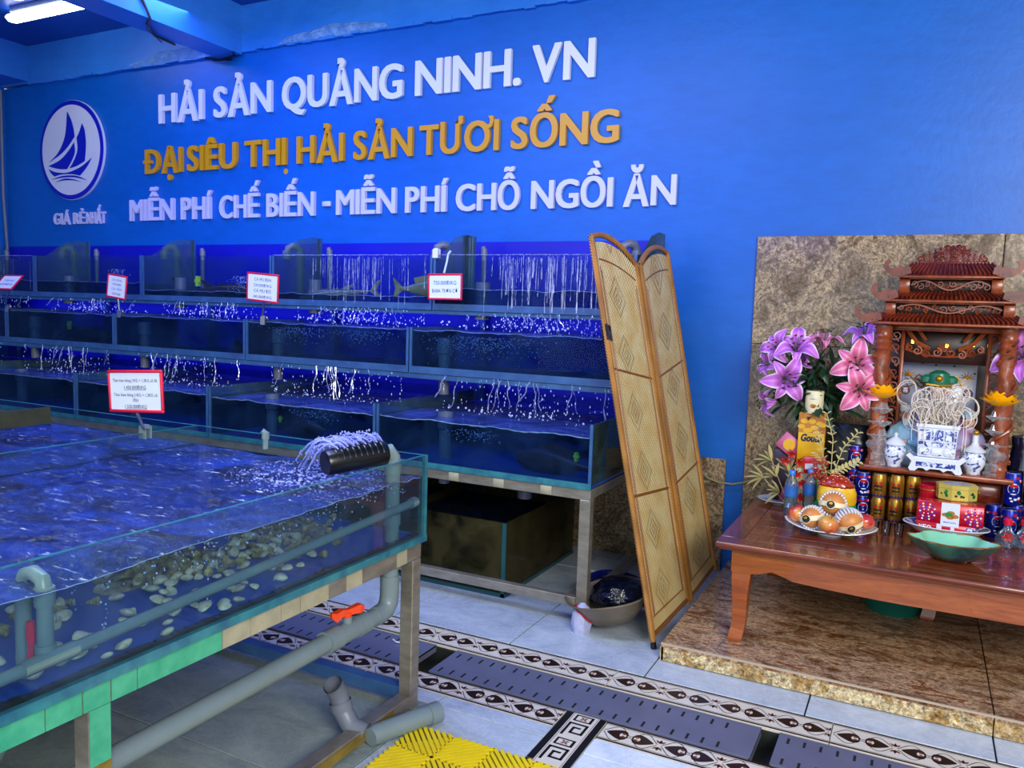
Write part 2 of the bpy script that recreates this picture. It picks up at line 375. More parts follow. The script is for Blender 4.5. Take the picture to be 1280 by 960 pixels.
def m_wood_(name, a, b, d, rough=.25, scale=2.2, stretch=(1, 9, 9), coat=.4):
    t = NT(name); mp = t.coord(stretch); n1 = t.noise(mp, scale, 7, .62, 1.4); r = t.ramp(n1, [(.28, d), (.45, a), (.7, b)])
    n2 = t.noise(mp, scale*7, 4, .7); r2 = t.ramp(n2, [(.3, .75), (.6, 1.05)]); mx = t.mix(1, r, r2, 'MULTIPLY')
    t.bsdf(mx, 2, rough, 0, n1, .05, .004, coat=coat); return t.m
m_wood = m_wood_('varnished_tabletop', '#6c2c16', '#8e4420', '#3c160c')
m_wood_y = m_wood_('varnished_tabletop_side', '#6c2c16', '#8e4420', '#3c160c', stretch=(9, 1, 9))
m_wood_l = m_wood_('orange_brown_wood', '#8e4418', '#aa5a24', '#66300f', .3)
m_wood_s = m_wood_('carved_rosewood', '#662414', '#8a3a20', '#34100a', .3, 3, (3, 3, 3), .2)
m_wood_s2 = m_wood_('light_rosewood', '#843a1c', '#a05028', '#5c2410', .3, 3, (3, 3, 3), .2)
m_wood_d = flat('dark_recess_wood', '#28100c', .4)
def m_weave_():
    t = NT('woven_bamboo'); tc = t.n('UVMap'); mp = t.n('Mapping'); t.l(tc, mp, 0, 0)
    sp = t.n('SeparateXYZ'); t.l(mp, sp, 0, 0)
    u = t.math('MULTIPLY', sp, 2*PI/.017, ao=0); v = t.math('MULTIPLY', sp, 2*PI/.017, ao=1)
    ck = t.math('MULTIPLY', t.math('SINE', u), t.math('SINE', v))
    # diamonds: wider gaps where the folded distance passes a ring
    fu = t.math('PINGPONG', sp, .21, ao=0); fv = t.math('PINGPONG', sp, .30, ao=1)
    dd = t.math('ADD', t.math('ABSOLUTE', t.math('SUBTRACT', fu, .21)), t.math('MULTIPLY', t.math('ABSOLUTE', t.math('SUBTRACT', fv, .15)), .9))
    ring = t.math('LESS_THAN', t.math('ABSOLUTE', t.math('SUBTRACT', t.math('PINGPONG', dd, .035), .02)), .008)
    inn = t.math('LESS_THAN', dd, .11); rg = t.math('MULTIPLY', ring, inn)
    th = t.math('SUBTRACT', .20, t.math('MULTIPLY', rg, .34))
    hole = t.math('GREATER_THAN', ck, th)
    n1 = t.noise(mp, 9, 5, .6); r = t.ramp(n1, [(.3, '#e8be6c'), (.7, '#fff0b4')])
    mx = t.n('Mix', data_type='RGBA'); t.l(hole, mx, 0, 0); t.l(r, mx, 0, 6); mx.inputs[7].default_value = c('#3a2408')
    bm = t.math('MULTIPLY', ck, -1)
    t.bsdf(mx, 2, .5, 0, bm, .5, .004); return t.m
m_weave = m_weave_()
def m_wrap_(name, a, b, d, per=.012):
    t = NT(name); tc = t.n('TexCoord'); sp = t.n('SeparateXYZ'); t.l(tc, sp, 'Object', 0)
    w = t.math('SINE', t.math('MULTIPLY', t.math('ADD', t.math('ADD', sp, sp, ao=2, bo=1), sp, bo=0), 2*PI/per)); r = t.ramp(w, [(.0, d), (.35, a), (.9, b)])
    nz = t.noise(t.coord(), 5, 4); r2 = t.ramp(nz, [(.35, .62), (.65, 1.1)]); mx = t.mix(1, r, r2, 'MULTIPLY')
    t.bsdf(mx, 2, .35, 0, w, .5, .003); return t.m
m_cane = m_wrap_('wrapped_cane', '#c07820', '#e8b050', '#7a3c10')
m_cane_d = flat('cane_rail', '#8a5018', .4, 0, .3, 20)
m_petal = None
def m_petal_(name, a, b, w):
    t = NT(name); tc = t.n('UVMap'); sp = t.n('SeparateXYZ'); t.l(tc, sp, 0, 0)
    e = t.math('ABSOLUTE', t.math('SUBTRACT', sp, .5, ao=0)); r = t.ramp(e, [(.0, b), (.12, a), (.34, a), (.48, w)])
    t.bsdf(r, 0, .45, 0, None, spec=.3); return t.m
m_pet_v = m_petal_('violet_pink_petal', '#c068d0', '#d890dc', '#ead8f0')
m_pet_p = m_petal_('pink_petal', '#dc6c9c', '#e8a8b8', '#f0d4e0')
m_leaf = flat('lily_leaf', '#16301c', .35, 0, .4, 8, col2='#28482c')
m_stem = flat('green_stem', '#4c6a34', .5)
m_stamen = flat('stamen_brown', '#3a1420', .6)
m_porc = flat('white_porcelain', '#dce2ec', .12, 0, .05, 4, coat=.5)
def m_bw_(name, sc=14, th=.5):
    t = NT(name); mp = t.coord(); n1 = t.noise(mp, sc, 6, .65, 1.6); r = t.ramp(n1, [(th, '#dfe5f0'), (th+.03, '#5068b8'), (th+.10, '#1c2c88')])
    t.bsdf(r, 0, .12, 0, None, coat=.6); return t.m
m_bw = m_bw_('blue_white_porcelain', 30, .53)
m_bw2 = m_bw_('blue_painted_panel', 26, .47)
m_rootc = flat('bleached_incense_sticks', '#ece0d0', .6, 0, .3, 30)
m_lotus = flat('yellow_lotus', '#f4b80c', .35, 0, .1, 9, emit='#f0a000', estr=.12)
m_goldm = flat('gold_foil', '#c8921c', .28, .6, .25, 12)
m_gold_can = flat('gold_can', '#b8862a', .25, .65, .25, 12)
m_can_blue = flat('blue_can', '#12249a', .22, .5, .2, 16)
m_skin = flat('figurine_skin', '#d8a088', .4)
m_rob_b = flat('figurine_blue_robe', '#7ab0cc', .3, 0, .3, 14, col2='#a8c8dc')
m_rob_p = flat('figurine_pink_robe', '#c088b0', .3, 0, .3, 14, col2='#90a8d0')
m_rob_g = flat('figurine_green_hat', '#1e7a5a', .3, 0, .3, 30)
m_gcer = flat('green_glaze', '#3f7c66', .1, 0, .5, 6, coat=.7, col2='#1c3c44')
m_gcer_i = flat('light_green_glaze', '#84ccaa', .3, 0, .2, 6)
m_pear = flat('pear_skin', '#d88c48', .4, 0, .3, 14)
m_amber = flat('amber_gold_resin', '#e8a810', .15, 0, .25, 14, .3, 60, coat=.5, col2='#f0c830')
m_amber_r = flat('red_amber_resin', '#b03010', .15, 0, .4, 30, .5, 60, coat=.5)
m_green = flat('bright_green', '#1c9040', .3, 0, .3, 20)
m_redfl = flat('red_flower', '#c8201c', .45, 0, .4, 20)
m_cream = flat('cream_card', '#e8e0b8', .5)
m_yellowc = flat('yellow_card', '#e8b41c', .4, 0, .25, 12)
m_crust = flat('golden_crust', '#c47a2c', .45, 0, .4, 20, .3, 60)
m_foamw = flat('white_foam_net', '#e8e8ec', .6)
def m_apple_():
    t = NT('apple_skin'); n = t.noise(t.coord((1, 1, .5)), 9, 4, .6); r = t.ramp(n, [(.32, '#8c1420'), (.52, '#c43834'), (.66, '#e0a050')])
    t.bsdf(r, 0, .22, 0, None, coat=.4); return t.m
m_apple = m_apple_()
m_apple_y = flat('yellow_red_apple', '#e0b04c', .25, 0, .2, 6, col2='#c04434', coat=.4)
m_bluecap = flat('blue_cap', '#1c80e0', .35)
m_bluelab = flat('blue_bottle_label', '#2c70c8', .4, 0, .5, 30)
m_hose = flat('blue_hose', '#0a1a7c', .35)
m_bag = flat('black_bag', '#080a1c', .2, 0, .4, 10, .8, 16, bdist=.03)
m_net = flat('white_netting', '#b8bce0', .6, 0, .3, 30, .8, 60)
m_basin = flat('dented_basin', '#8a7c68', .4, .5, .5, 8, .3, 12)
m_tealpl = flat('teal_plastic', '#0c6a5c', .4)
m_picture = flat('silver_picture', '#a8aec0', .35, .2, .25, 7)
m_lightfix = flat('fixture_white', '#c8d4e8', .4)
m_emit = flat('lit_tube', '#ffffff', .4, emit='#f4f8ff', estr=9)
m_rope = flat('yellowed_cord', '#9a9468', .6)
m_rock = flat('crumbling_plaster', '#4f86c0', .8, 0, .6, 14, 1, 30, col2='#7aa8d4', bdist=.02)
# ================================================================ SETTING
YW = 4.72          # back wall plane
PZ = .083          # platform height
b = MB(); b.box(-7.9, YW, -.02, 1.9, 4.92, 3.385); struct('wall_back', b, m_blue)
b = MB(); b.box(-7.98, -.2, -.02, -7.8, YW, 3.8); struct('wall_left', b, m_blue)
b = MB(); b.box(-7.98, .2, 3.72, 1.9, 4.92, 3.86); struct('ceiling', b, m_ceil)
def roughbeam(x0, x1, y0, y1, z0, z1, axis):
    b = MB(); n = 60
    b.box(x0, y0, z0+.012, x1, y1, z1)
    return b
b = roughbeam(-7.8, 1.9, YW-.03, 4.9, 3.385, 3.72, 0)
for i in range(120):       # broken lower lip of the beam
    x = -7.4 + i*.075; b.box(x, YW-.03-rnd(0, .012), 3.385-rnd(0, .012), x+.075, YW+.005, 3.40)
struct('trim_1', b, m_beam)
b = MB(); b.box(-7.8, .2, 3.41, -7.39, YW-.03, 3.72); struct('trim_2', b, m_beam)
b = MB(); b.box(-5.03, .2, 3.36, -4.77, YW-.03, 3.72); struct('trim_3', b, m_beam)
# crumbling plaster along the joint under the beam
for (xa, xb, h, k) in ((-6.05, -4.95, .14, 3), (-4.4, -3.4, .13, 5)):
    b = MB()
    def pf(u, v, xa=xa, xb=xb, h=h, k=k):
        x = xa+(xb-xa)*u; e = math.sin(PI*u)**.5
        z = 3.39 + h*v*e*(.6+.4*mnoise.noise(Vector((x*4, k, 0))))
        y = YW-.032-.022*max(0, math.sin(PI*v))*e*(.5+abs(mnoise.noise(Vector((x*9, v*3, k)))))
        return (x, y-.002, z)
    b.grid(60, 8, pf); struct('trim_%d' % (k+1), b, m_rock)
# thin pipe and cables on the beam and left wall
b = MB(); b.tube([(-7.76, 4.66, 3.36), (-7.76, 4.66, 2.4), (-7.72, 4.66, 1.9), (-7.70, 4.6, 1.6)], .014, 8)
tag(b.obj('conduit_pipe', m_pvc_d), 'thin dark conduit running down the left end of the blue wall', 'pipe')
b = MB(); b.tube([(-4.755, 3.7, 3.71), (-4.755, 3.78, 3.5), (-4.755, 3.86, 3.35), (-4.84, 3.9, 3.345), (-5.0, 4.1, 3.345), (-5.04, 4.3, 3.35)], .009, 6)
b.tube([(-4.755, 3.6, 3.71), (-4.755, 3.86, 3.36), (-4.9, 3.95, 3.33), (-5.06, 4.2, 3.34)], .006, 6)
tag(b.obj('electric_cable', m_blackpl), 'dark cable looped over the underside of the blue ceiling beam', 'cable')
b = MB(); b.tube([(-4.76, 4.6, 3.35), (-4.85, 4.66, 3.32), (-5.0, 4.675, 3.34), (-5.15, 4.68, 3.37)], .007, 6)
b.tube([(-4.8, 4.65, 3.345), (-4.95, 4.66, 3.33), (-5.05, 4.67, 3.345)], .010, 6)
tag(b.obj('wall_cable', m_blackpl), 'short black cable hanging where the ceiling beam meets the back wall', 'cable')
# deep blue board behind the tanks
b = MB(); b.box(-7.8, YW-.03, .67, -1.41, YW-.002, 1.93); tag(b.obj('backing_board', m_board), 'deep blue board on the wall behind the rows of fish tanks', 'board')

# ---- floor: slab with a drain trough, tiles, printed borders
floor = MB(); floor.box(-7.9, -.6, -.14, 1.9, 2.71, -.012); floor.box(-7.9, 2.96, -.14, 1.9, 4.72, -.012); floor.box(-7.9, 2.71, -.14, 1.9, 2.96, -.085)
floor = struct('floor', floor, m_grout)
b = MB(); b.box(-4, 2.712, -.086, 1.9, 2.958, -.08); b.box(-4, 2.708, -.085, 1.9, 2.714, -.014); b.box(-4, 2.955, -.085, 1.9, 2.961, -.014)
b.obj('drain_trough', m_mud, floor)
def tiles(xs, ys, m, g=.003, skip=None):
    for i in range(len(xs)-1):
        for j in range(len(ys)-1):
            if skip and skip(xs[i], xs[i+1], ys[j], ys[j+1]): continue
            mm = m(xs[i], ys[j]) if callable(m) else m
            bb = MB(); bb.rbox(xs[i]+g, ys[j]+g, -.012, xs[i+1]-g, ys[j+1]-g, rnd(-.0005, .0005), .002); bb.obj('tile', mm, floor, smooth=False)
tiles([-.30+.63*k for k in range(-12, 4)], [3.135, 4.3, 4.715], lambda x, y: m_tile)
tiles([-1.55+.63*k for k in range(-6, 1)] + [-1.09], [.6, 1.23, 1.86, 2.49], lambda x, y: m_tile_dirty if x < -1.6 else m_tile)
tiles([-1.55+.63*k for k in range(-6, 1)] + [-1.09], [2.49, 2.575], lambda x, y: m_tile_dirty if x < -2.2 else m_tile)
tiles([-.935+.63*k for k in range(0, 4)], [1.83, 2.46, 2.575], m_tile_white)
# border tiles (four printed pairs per tile) share one mesh
def heart(dx, sx, k=1.0):
    pts = []
    for i in range(22):
        t = i/21*2*PI; x = .016*math.sin(t)**3*16/16; y = (13*math.cos(t)-5*math.cos(2*t)-2*math.cos(3*t)-math.cos(4*t))/17
        pts.append((dx+sx*(.045-.042*(y+.0)*1.0)*1.0, math.sin(t)**3*.040*k))
    return pts
def flatpoly(b, pts, z, m): 
    a = sum(pts[i][0]*pts[(i+1) % len(pts)][1]-pts[(i+1) % len(pts)][0]*pts[i][1] for i in range(len(pts)))
    if a < 0: pts = pts[::-1]
    b.add([(p[0], p[1], z) for p in pts], [tuple(range(len(pts)))], m)
def ribbon(b, pts, w, z, m):
    vs = []; fs = []
    for i, p in enumerate(pts):
        a = pts[max(0, i-1)]; q = pts[min(len(pts)-1, i+1)]; d = Vector((q[0]-a[0], q[1]-a[1])); d = d.normalized() if d.length else Vector((1, 0)); n = Vector((-d.y, d.x))*w/2
        vs += [(p[0]+n.x, p[1]+n.y, z), (p[0]-n.x, p[1]-n.y, z)]
    for i in range(len(pts)-1): fs.append((2*i, 2*i+1, 2*i+3, 2*i+2))
    b.add(vs, fs, m)
def border_mesh(x0, x1, y0, y1, n):
    b = MB(); yc = (y0+y1)/2; h = (y1-y0)
    b.rbox(x0+.0015, y0, -.012, x1-.0015, y1, 0, .001, 0)
    for e in (y0+.006, y1-.006): b.box(x0+.002, e-.005, 0, x1-.002, e+.005, .0004, 1)
    for e in (y0+.016, y1-.016): b.box(x0+.002, e-.0012, 0, x1-.002, e+.0012, .0003, 1)
    for i in range(n):
        cx = x0+(x1-x0)*(i+.5)/n
        for sx in (-1, 1):
            hp = []
            for k in range(24):
                t = 2*PI*k/24; hp.append((cx+sx*(.047-.039*math.cos(t)), yc+.037*math.sin(t)*(1+.6*math.cos(t))*.8))
            flatpoly(b, hp, .0005, 1)
            ip = [(cx+sx*(.026-.012*math.cos(2*PI*k/14)), yc+.014*math.sin(2*PI*k/14)) for k in range(14)]; flatpoly(b, ip, .0008, 0)
            for s2 in (-1, 1):
                ip = [(cx+sx*(.024-.007*math.cos(2*PI*k/10)), yc+s2*.009+.006*math.sin(2*PI*k/10)) for k in range(10)]; flatpoly(b, ip, .0011, 2)
                ribbon(b, [(cx+sx*(.098-.10*q), yc+s2*(.004+.046*math.sin(PI*min(1, q*1.05))**1.3)) for q in [k/12 for k in range(13)]], .003, .0006, 1)
        for s2 in (-1, 1):
            fx = cx+(x1-x0)/n/2
            if i == n-1: fx -= .004
            for a in (-.8, 0, .8):
                ca, sa = math.cos(PI/2*s2+a*.9), math.sin(PI/2*s2+a*.9)
                pts = [(fx+ca*q[0]-sa*q[1]-.0, yc+s2*.012+sa*q[0]+ca*q[1]) for q in ((0, 0), (.012, .006), (.027, 0), (.012, -.006))]
                pts = [(max(x0+.002, min(x1-.002, p[0])), p[1]) for p in pts]
                flatpoly(b, pts, .0005, 2 if a else 1)
    return b.mesh('border_tile', [m_ivory, m_brown, m_rust], smooth=False)
bm1 = border_mesh(0, .845, -.0825, .0825, 4)
for k in range(-4, 3):
    o = link('border_tile', bm1, floor); o.location = (-1.041+.845*k, 3.0475, 0)
bm2 = border_mesh(0, .845, -.065, .065, 4)
for k in range(-4, 0): 
    o = link('border_tile', bm2, floor); o.location = (-1.095+.845*k, 2.642, 0)
for k in range(3):
    o = link('border_tile', bm2, floor); o.location = (-.93+.845*k, 2.642, 0)
# greek key strip running towards the viewer
def key_mesh():
    b = MB(); L = .36; b.rbox(-.0775, 0, -.012, .0775, L, 0, .001, 0)
    for s in (-1, 1):
        b.box(s*.0775 if s < 0 else .052, 0, 0, -.052 if s < 0 else .0775, L, .0005, 1); ribbon(b, [(s*.047, 0), (s*.047, L)], .002, .0005, 2)
    for j in range(2):
        y = .02+j*.18
        for seg in (((-.036, 0), (-.036, .085), (.03, .085), (.03, .02), (-.012, .02), (-.012, .058), (.010, .058)), ((-.036, .0), (-.036, 0))):
            ribbon(b, [(p[0], p[1]+y) for p in seg[:2]], .010, .0005, 1)
            for a, q in zip(seg[:-1], seg[1:]):
                if a != q:
                    b.box(min(a[0], q[0])-.005, y+min(a[1], q[1])-.005, 0, max(a[0], q[0])+.005, y+max(a[1], q[1])+.005, .0006, 1)
        for (x0, y0_, x1, y1_) in ((-.036, .105, .03, .112), (-.036, .105, -.028, .15), (.024, .105, .034, .15), (-.036, .145, .034, .152)): b.box(x0, y+y0_, 0, x1, y+y1_, .0006, 1)
        for a in range(4):
            ca, sa = math.cos(PI/4+a*PI/2), math.sin(PI/4+a*PI/2)
            flatpoly(b, [(ca*p[0]-sa*p[1], y+.128+sa*p[0]+ca*p[1]) for p in ((0, 0), (.009, .005), (.018, 0), (.009, -.005))], .0007, 2)
    return b.mesh('greek_key_tile', [m_ivory, m_black, m_rust], smooth=False)
km = key_mesh()
for k in range(4):
    o = link('greek_key_tile', km, floor); o.location = (-1.0125, 2.347-.362*k, 0)
# ---- drain covers
def drain_cover(x0, x1, label):
    r = thing('drain_cover', label, 'drain cover', (x0, 2.718, 0), group='steel drain covers over the floor channel')
    L = x1-x0
    b = MB(); b.rbox(0, 0, -.008, L, .234, .001, .001); b.obj('plate', m_plate, r, smooth=False)
    b = MB(); n = int((L-.05)/.0545)
    for row in (.036, .185):
        for i in range(n):
            x = .035+i*.0545; b.box(x-.0045, row-.020, .0006, x+.0045, row+.020, .0014)
    b.obj('drain_slots', m_hole, r, smooth=False, kind='stuff')
    b = MB(); b.box(L-.004, 0, -.03, L, .234, .0012); b.obj('folded_edge', m_plate, r, smooth=False); b = MB(); b.box(0, 0, -.03, .004, .234, .0012); b.obj('folded_edge', m_plate, r, smooth=False)
    return r
drain_cover(-3.13, -1.83, 'slotted steel drain cover under the big front tank, farthest left')
drain_cover(-1.72, -.425, 'slotted steel drain cover in the middle, before the folding screen')
drain_cover(-.36, .93, 'slotted steel drain cover at the right, before the granite step')
b = MB(); b.tube([(-2.02, 2.89, .006), (-1.99, 2.87, .008), (-1.955, 2.885, .007), (-1.93, 2.865, .006), (-1.90, 2.87, .006)], .004, 6)
tag(b.obj('zip_tie_scrap', m_white), 'scrap of white plastic lying on the left drain cover', 'litter')

# ---- granite platform
plat = MB(); plat.box(-.905, 3.325, 0, 1.8, 4.71, PZ-.02); plat = struct('trim_10', plat, m_grout)
for (xa, xb) in ((-.915, .327), (.331, 1.57)):
    b = MB(); b.rbox(xa, 3.312, PZ-.018, xb, 4.71, PZ, .002); b.obj('granite_top_slab', m_granite_floor, plat, smooth=False)
    b = MB(); b.rbox(xa, 3.316, .004, xb, 3.332, PZ-.018, .001); b.obj('granite_riser', m_granite_edge, plat, smooth=False)
b = MB(); b.box(-.915, 3.309, PZ-.006, 1.57, 3.318, PZ+.001); b.obj('step_edge_line', m_joint, plat, smooth=False)
b = MB(); b.box(-.918, 3.316, .004, -.905, 4.70, PZ-.018); b.obj('granite_side', m_granite_edge, plat, smooth=False)
# ---- granite on the wall
slab = MB(); slab.box(-.864, YW-.006, PZ, 1.8, YW, 1.946); slab = struct('trim_11', slab, m_joint)
for (xa, xb) in ((-.864, .326), (.330, 1.55)):
    for (za, zb) in ((PZ, 1.345), (1.349, 1.946)):
        b = MB(); b.rbox(xa, YW-.024, za, xb, YW-.006, zb, .002); b.obj('granite_panel', m_granite_wall, slab, smooth=False)
slab2 = MB(); slab2.box(-3.6, YW-.006, .01, -.972, YW, .664); slab2 = struct('trim_12', slab2, m_joint)
for (xa, xb) in ((-3.55, -2.26), (-2.256, -.97)):
    b = MB(); b.rbox(xa, YW-.024, .0, xb, YW-.006, .665, .002); b.obj('granite_panel', m_granite_wall, slab2, smooth=False)
# ---- ceiling lamps
r = thing('ceiling_tube_light', 'lit white tube light fitting on the dark blue ceiling', 'lamp', (-6.08, 4.05, 3.72))
b = MB(); b.rbox(-.46, -.045, -.045, .40, .045, 0, .01); b.obj('housing', m_lightfix, r)
b = MB(); b.rbox(-.52, -.05, -.095, .50, .05, -.05, .022); b.obj('diffuser', m_emit, r)
r = thing('ceiling_spotlight', 'small black spotlight at the ceiling beside the tube light', 'lamp', (-6.0, 3.73, 3.72))
b = MB(); b.lathe([(.05, -.1), (.06, -.09), (.06, 0)], n=16); b.obj('housing', m_blackpl, r)
b = MB(); b.lathe([(.001, -.106), (.048, -.104), (.05, -.098)], n=16, capb=False); b.obj('lens', m_emit, r)
# ================================================================ BACK ROWS OF TANKS
def pane(b, x0, y0, z0, x1, y1, z1, m=None): return b.box(x0, y0, z0, x1, y1, z1, m)
def fish_mesh(kind):
    """fish along +x (head at x=1)"""
    b = MB(); n = 14; m = 12
    prof = {'sturgeon': [(0, .012), (.12, .03), (.3, .055), (.5, .075), (.7, .08), (.85, .06), (.95, .03), (1, .008)],
            'bass': [(0, .03), (.1, .035), (.25, .08), (.45, .14), (.65, .15), (.8, .12), (.93, .07), (1, .01)]}[kind]
    pts = [(p[0], 0, 0) for p in prof]
    vs = []; fs = []
    for (x, r) in prof:
        for k in range(m): t = 2*PI*k/m; vs.append((x, r*.62*math.cos(t), r*math.sin(t)))
    for i in range(len(prof)-1):
        for k in range(m): q = (k+1) % m; fs.append((i*m+k, i*m+q, (i+1)*m+q, (i+1)*m+k))
    b.add(vs, fs); b.add(vs[:m], [tuple(range(m-1, -1, -1))]); b.add(vs[-m:], [tuple(range(m))])
    return b, b
def fish(label, loc, rz, L, kind, mat, tagged=False, ry=0):
    r = thing('fish', label, 'fish', loc, rot=(0, ry, rz), group='live fish in the back tanks')
    b, _ = fish_mesh(kind); b.v = [(v[0]*L-L/2, v[1]*L, v[2]*L) for v in b.v]; b.obj('body', mat, r)
    k = L
    b = MB(); fin = [(-.5, 0), (-.60, .12), (-.68, .15), (-.60, .01), (-.66, -.10), (-.58, -.07)] if kind == 'sturgeon' else [(-.45, .02), (-.62, .16), (-.58, 0), (-.62, -.16), (-.45, -.02)]
    b.prism([(p[0]*k, p[1]*k) for p in fin], -.006*k, .006*k); b.obj('tail_fin', mat, r)
    b = MB()
    if kind == 'sturgeon':
        b.prism([(-.22*k, .05*k), (-.30*k, .13*k), (-.10*k, .07*k)], -.005*k, .005*k)
        for i in range(9): x = (-.05+.05*i)*k; b.prism([(x-.02*k, .070*k), (x-.005*k, .10*k), (x+.02*k, .072*k)], -.005*k, .005*k)
    else: b.prism([(-.25*k, .08*k), (-.28*k, .16*k), (0, .22*k), (.15*k, .2*k), (.2*k, .14*k), (0, .12*k)], -.005*k, .005*k)
    b.obj('dorsal_fin', mat, r)
    b = MB()
    for s in (-1, 1):
        b.add([(.2*k, s*.05*k, -.02*k), (.10*k, s*.13*k, -.05*k), (.05*k, s*.06*k, -.04*k), (.12*k, s*.09*k, -.035*k)], [(0, 1, 2), (0, 3, 1)])
    b.obj('side_fin', mat, r)
    if tagged:
        b = MB(); b.box(-.34*k, -.02*k, .06*k, -.31*k, .02*k, .16*k); b.box(-.36*k, -.012*k, .10*k, -.29*k, .012*k, .13*k); b.obj('plastic_tag', m_tagy, r)
    return r
def tank(row, x0, x1, y0, y1, z0, z1, wl, label, wing=False, pipe=(.12, .16, .3), fall=1.0, floorm=None, glass=None, watm=None, inlet=False, fallz=0, streakf=False, trim=.03):
    glass = glass or m_glass_b; watm = watm or m_water_b
    r = thing('fish_tank', label, 'fish tank', (x0, y0, z0), group='glass fish tanks in three stepped rows')
    W_ = x1-x0; D_ = y1-y0; H = z1-z0; t = .010; g = .004
    b = MB(); b.box(g, 0, .012, W_-g, t, H); b.obj('front_glass', glass, r, smooth=False)
    b = MB(); b.box(g, D_-t, .012, W_-g, D_, H); b.obj('back_glass', glass, r, smooth=False)
    if wing:
        poly = [(t, .012), (D_-t, .012), (D_-t, H+.145), (D_-.10, H+.15), (D_-.22, H+.12), (D_-.33, H+.035), (D_-.38, H+.005), (t, H)]
    else: poly = [(t, .012), (D_-t, .012), (D_-t, H), (t, H)]
    for x in (g, W_-g-t):
        b = MB(); n = len(poly); vs = [(x, p[0], p[1]) for p in poly]+[(x+t, p[0], p[1]) for p in poly]
        b.add(vs, [tuple(range(n-1, -1, -1)), tuple(range(n, 2*n))]+[(i, (i+1) % n, (i+1) % n+n, i+n) for i in range(n)])
        b.obj('side_glass', m_glass_s, r, smooth=False)
    b = MB(); b.box(g, 0, 0, W_-g, D_, .012); b.obj('bottom_glass', floorm or m_tankdark, r, smooth=False)
    b = MB(); b.box(g, -.006, -.008, W_-g, .004, trim); b.obj('edge_frame', m_blue_edge if row != 'lower' else m_teal_edge, r, smooth=False)
    for x in (g, W_-g-.015): b = MB(); b.box(x, -.005, trim, x+.015, .005, H); b.obj('corner_frame', m_blue_edge, r, smooth=False)
    if wing:
        for x in (g, W_-g-.012): b = MB(); b.box(x, D_-.012, 0, x+.012, D_+.004, H+.15); b.obj('rear_edge', m_blue_edge, r, smooth=False)
    # water: body with an uneven surface
    b = MB(); nx, ny = 26, 8; sd = x0*7+z0
    def wz(u, v):
        e = .3+.7*math.exp(-(v/.3)**2)
        return wl-z0 + .010*e*mnoise.noise(Vector((u*7+sd, v*3, 0))) + .006*mnoise.noise(Vector((u*23+sd, v*9, 2)))
    t2 = t+.002
    def P(u, v): return (g+t2+(W_-2*g-2*t2)*u, t2+(D_-2*t2)*v, min(H-.004, wz(u, v)))
    b.grid(nx, ny, P)
    for (fix, a) in (('v', 0), ('v', 1), ('u', 0), ('u', 1)):
        N = nx if fix == 'v' else ny; vs = []
        for i in range(N+1):
            p = P(i/N, a) if fix == 'v' else P(a, i/N); vs += [p, (p[0], p[1], .014)]
        b.add(vs, [(2*i, 2*i+1, 2*i+3, 2*i+2) for i in range(N)], 1)
    b.obj('water', [m_foamtop, watm], r)
    # bright waterline against the front glass
    b = MB(); pts = [(P(i/60, 0)[0], .0105, min(H-.006, P(i/60, 0)[2]+.001)) for i in range(61)]
    b.tube(pts, [(.0012+.0022*abs(mnoise.noise(Vector((i*.35+sd, 0, 5)))))*(1.9 if row == 'lower' else 1) for i in range(61)], 4); b.obj('foam_line', m_foamline, r)
    # overflow standpipe
    px, py, ph = pipe
    b = MB(); b.lathe([(.034, .012), (.034, ph-.09), (.042, ph-.085), (.042, ph), (.034, ph+.001), (.034, ph-.03)], (px, py, 0), 14, capb=False); b.obj('standpipe', m_pvc_d, r)
    b = MB(); b.lathe([(.042, -.055), (.042, 0)], (px, py, 0), 14)
    if row != 'top': b.lathe([(.03, -.13), (.03, -.05)], (px, py, 0), 12)
    b.obj('drain_fitting', m_pvc_d, r)
    if inlet:
        ix = W_*.87
        b = MB(); b.tube([(ix, D_-.02, -.0), (ix, D_-.02, H+.06), (ix-.01, D_-.04, H+.09), (ix-.03, D_-.06, H+.095), (ix-.06, D_-.075, H+.08), (ix-.065, D_-.08, H+.02)], .027, 12)
        b.tube([(ix, D_-.02, H+.0), (ix, D_-.02, H+.055)], .034, 12); b.tube([(ix-.066, D_-.081, H+.06), (ix-.066, D_-.081, H+.0)], .034, 12); b.obj('inlet_elbow', m_pvc_d, r)
        b = MB(); b.tube([(.06, D_+.03, 0), (.06, D_+.03, H+.07), (.05, D_+.03, H+.085)], .017, 10); b.tube([(.06, D_+.03, H+.03), (.06, D_+.03, H+.075)], .022, 10); b.obj('riser_pipe', m_pvc_d, r)
    # overflow: streaks over the front glass and drops falling to the row below
    random.seed(int(abs(x0)*100+z0*10)); b = MB()
    if streakf:
        for i in range(int(90*streakf)):
            x = random.gauss(.56, .2)*W_; x = max(.28*W_, min(W_-.05, x)); L = rnd(.08, H); w = rnd(.0012, .004); zt = H-rnd(0, .03)
            b.add([(x, -.008, zt), (x+w, -.008, zt), (x+w+rnd(-.004, .004), -.008, zt-L), (x+rnd(-.004, .004), -.008, zt-L)], [(0, 3, 2, 1)])
        b.tube([(x_/40*W_*.96+.02, -.004, H+.002*random.random()) for x_ in range(41)], .0025, 4)
    if fallz > 0:
        nn = int(13*fall)
        for i in range(nn):
            x = max(.2*W_, min(W_*.95, random.gauss(.55, .2)*W_)); y = -.012; zz = -.01; w = rnd(.0018, .0055); dx = rnd(-.06, .06); pts = []
            L = fallz*rnd(.5, 1)
            for k in range(9):
                q = k/8; pts.append((x+dx*q+.006*math.sin(q*9+i), y-.02*q, zz-L*q))
            b.tube(pts, [w*(.4+.6*random.random()) for _ in range(9)], 4)
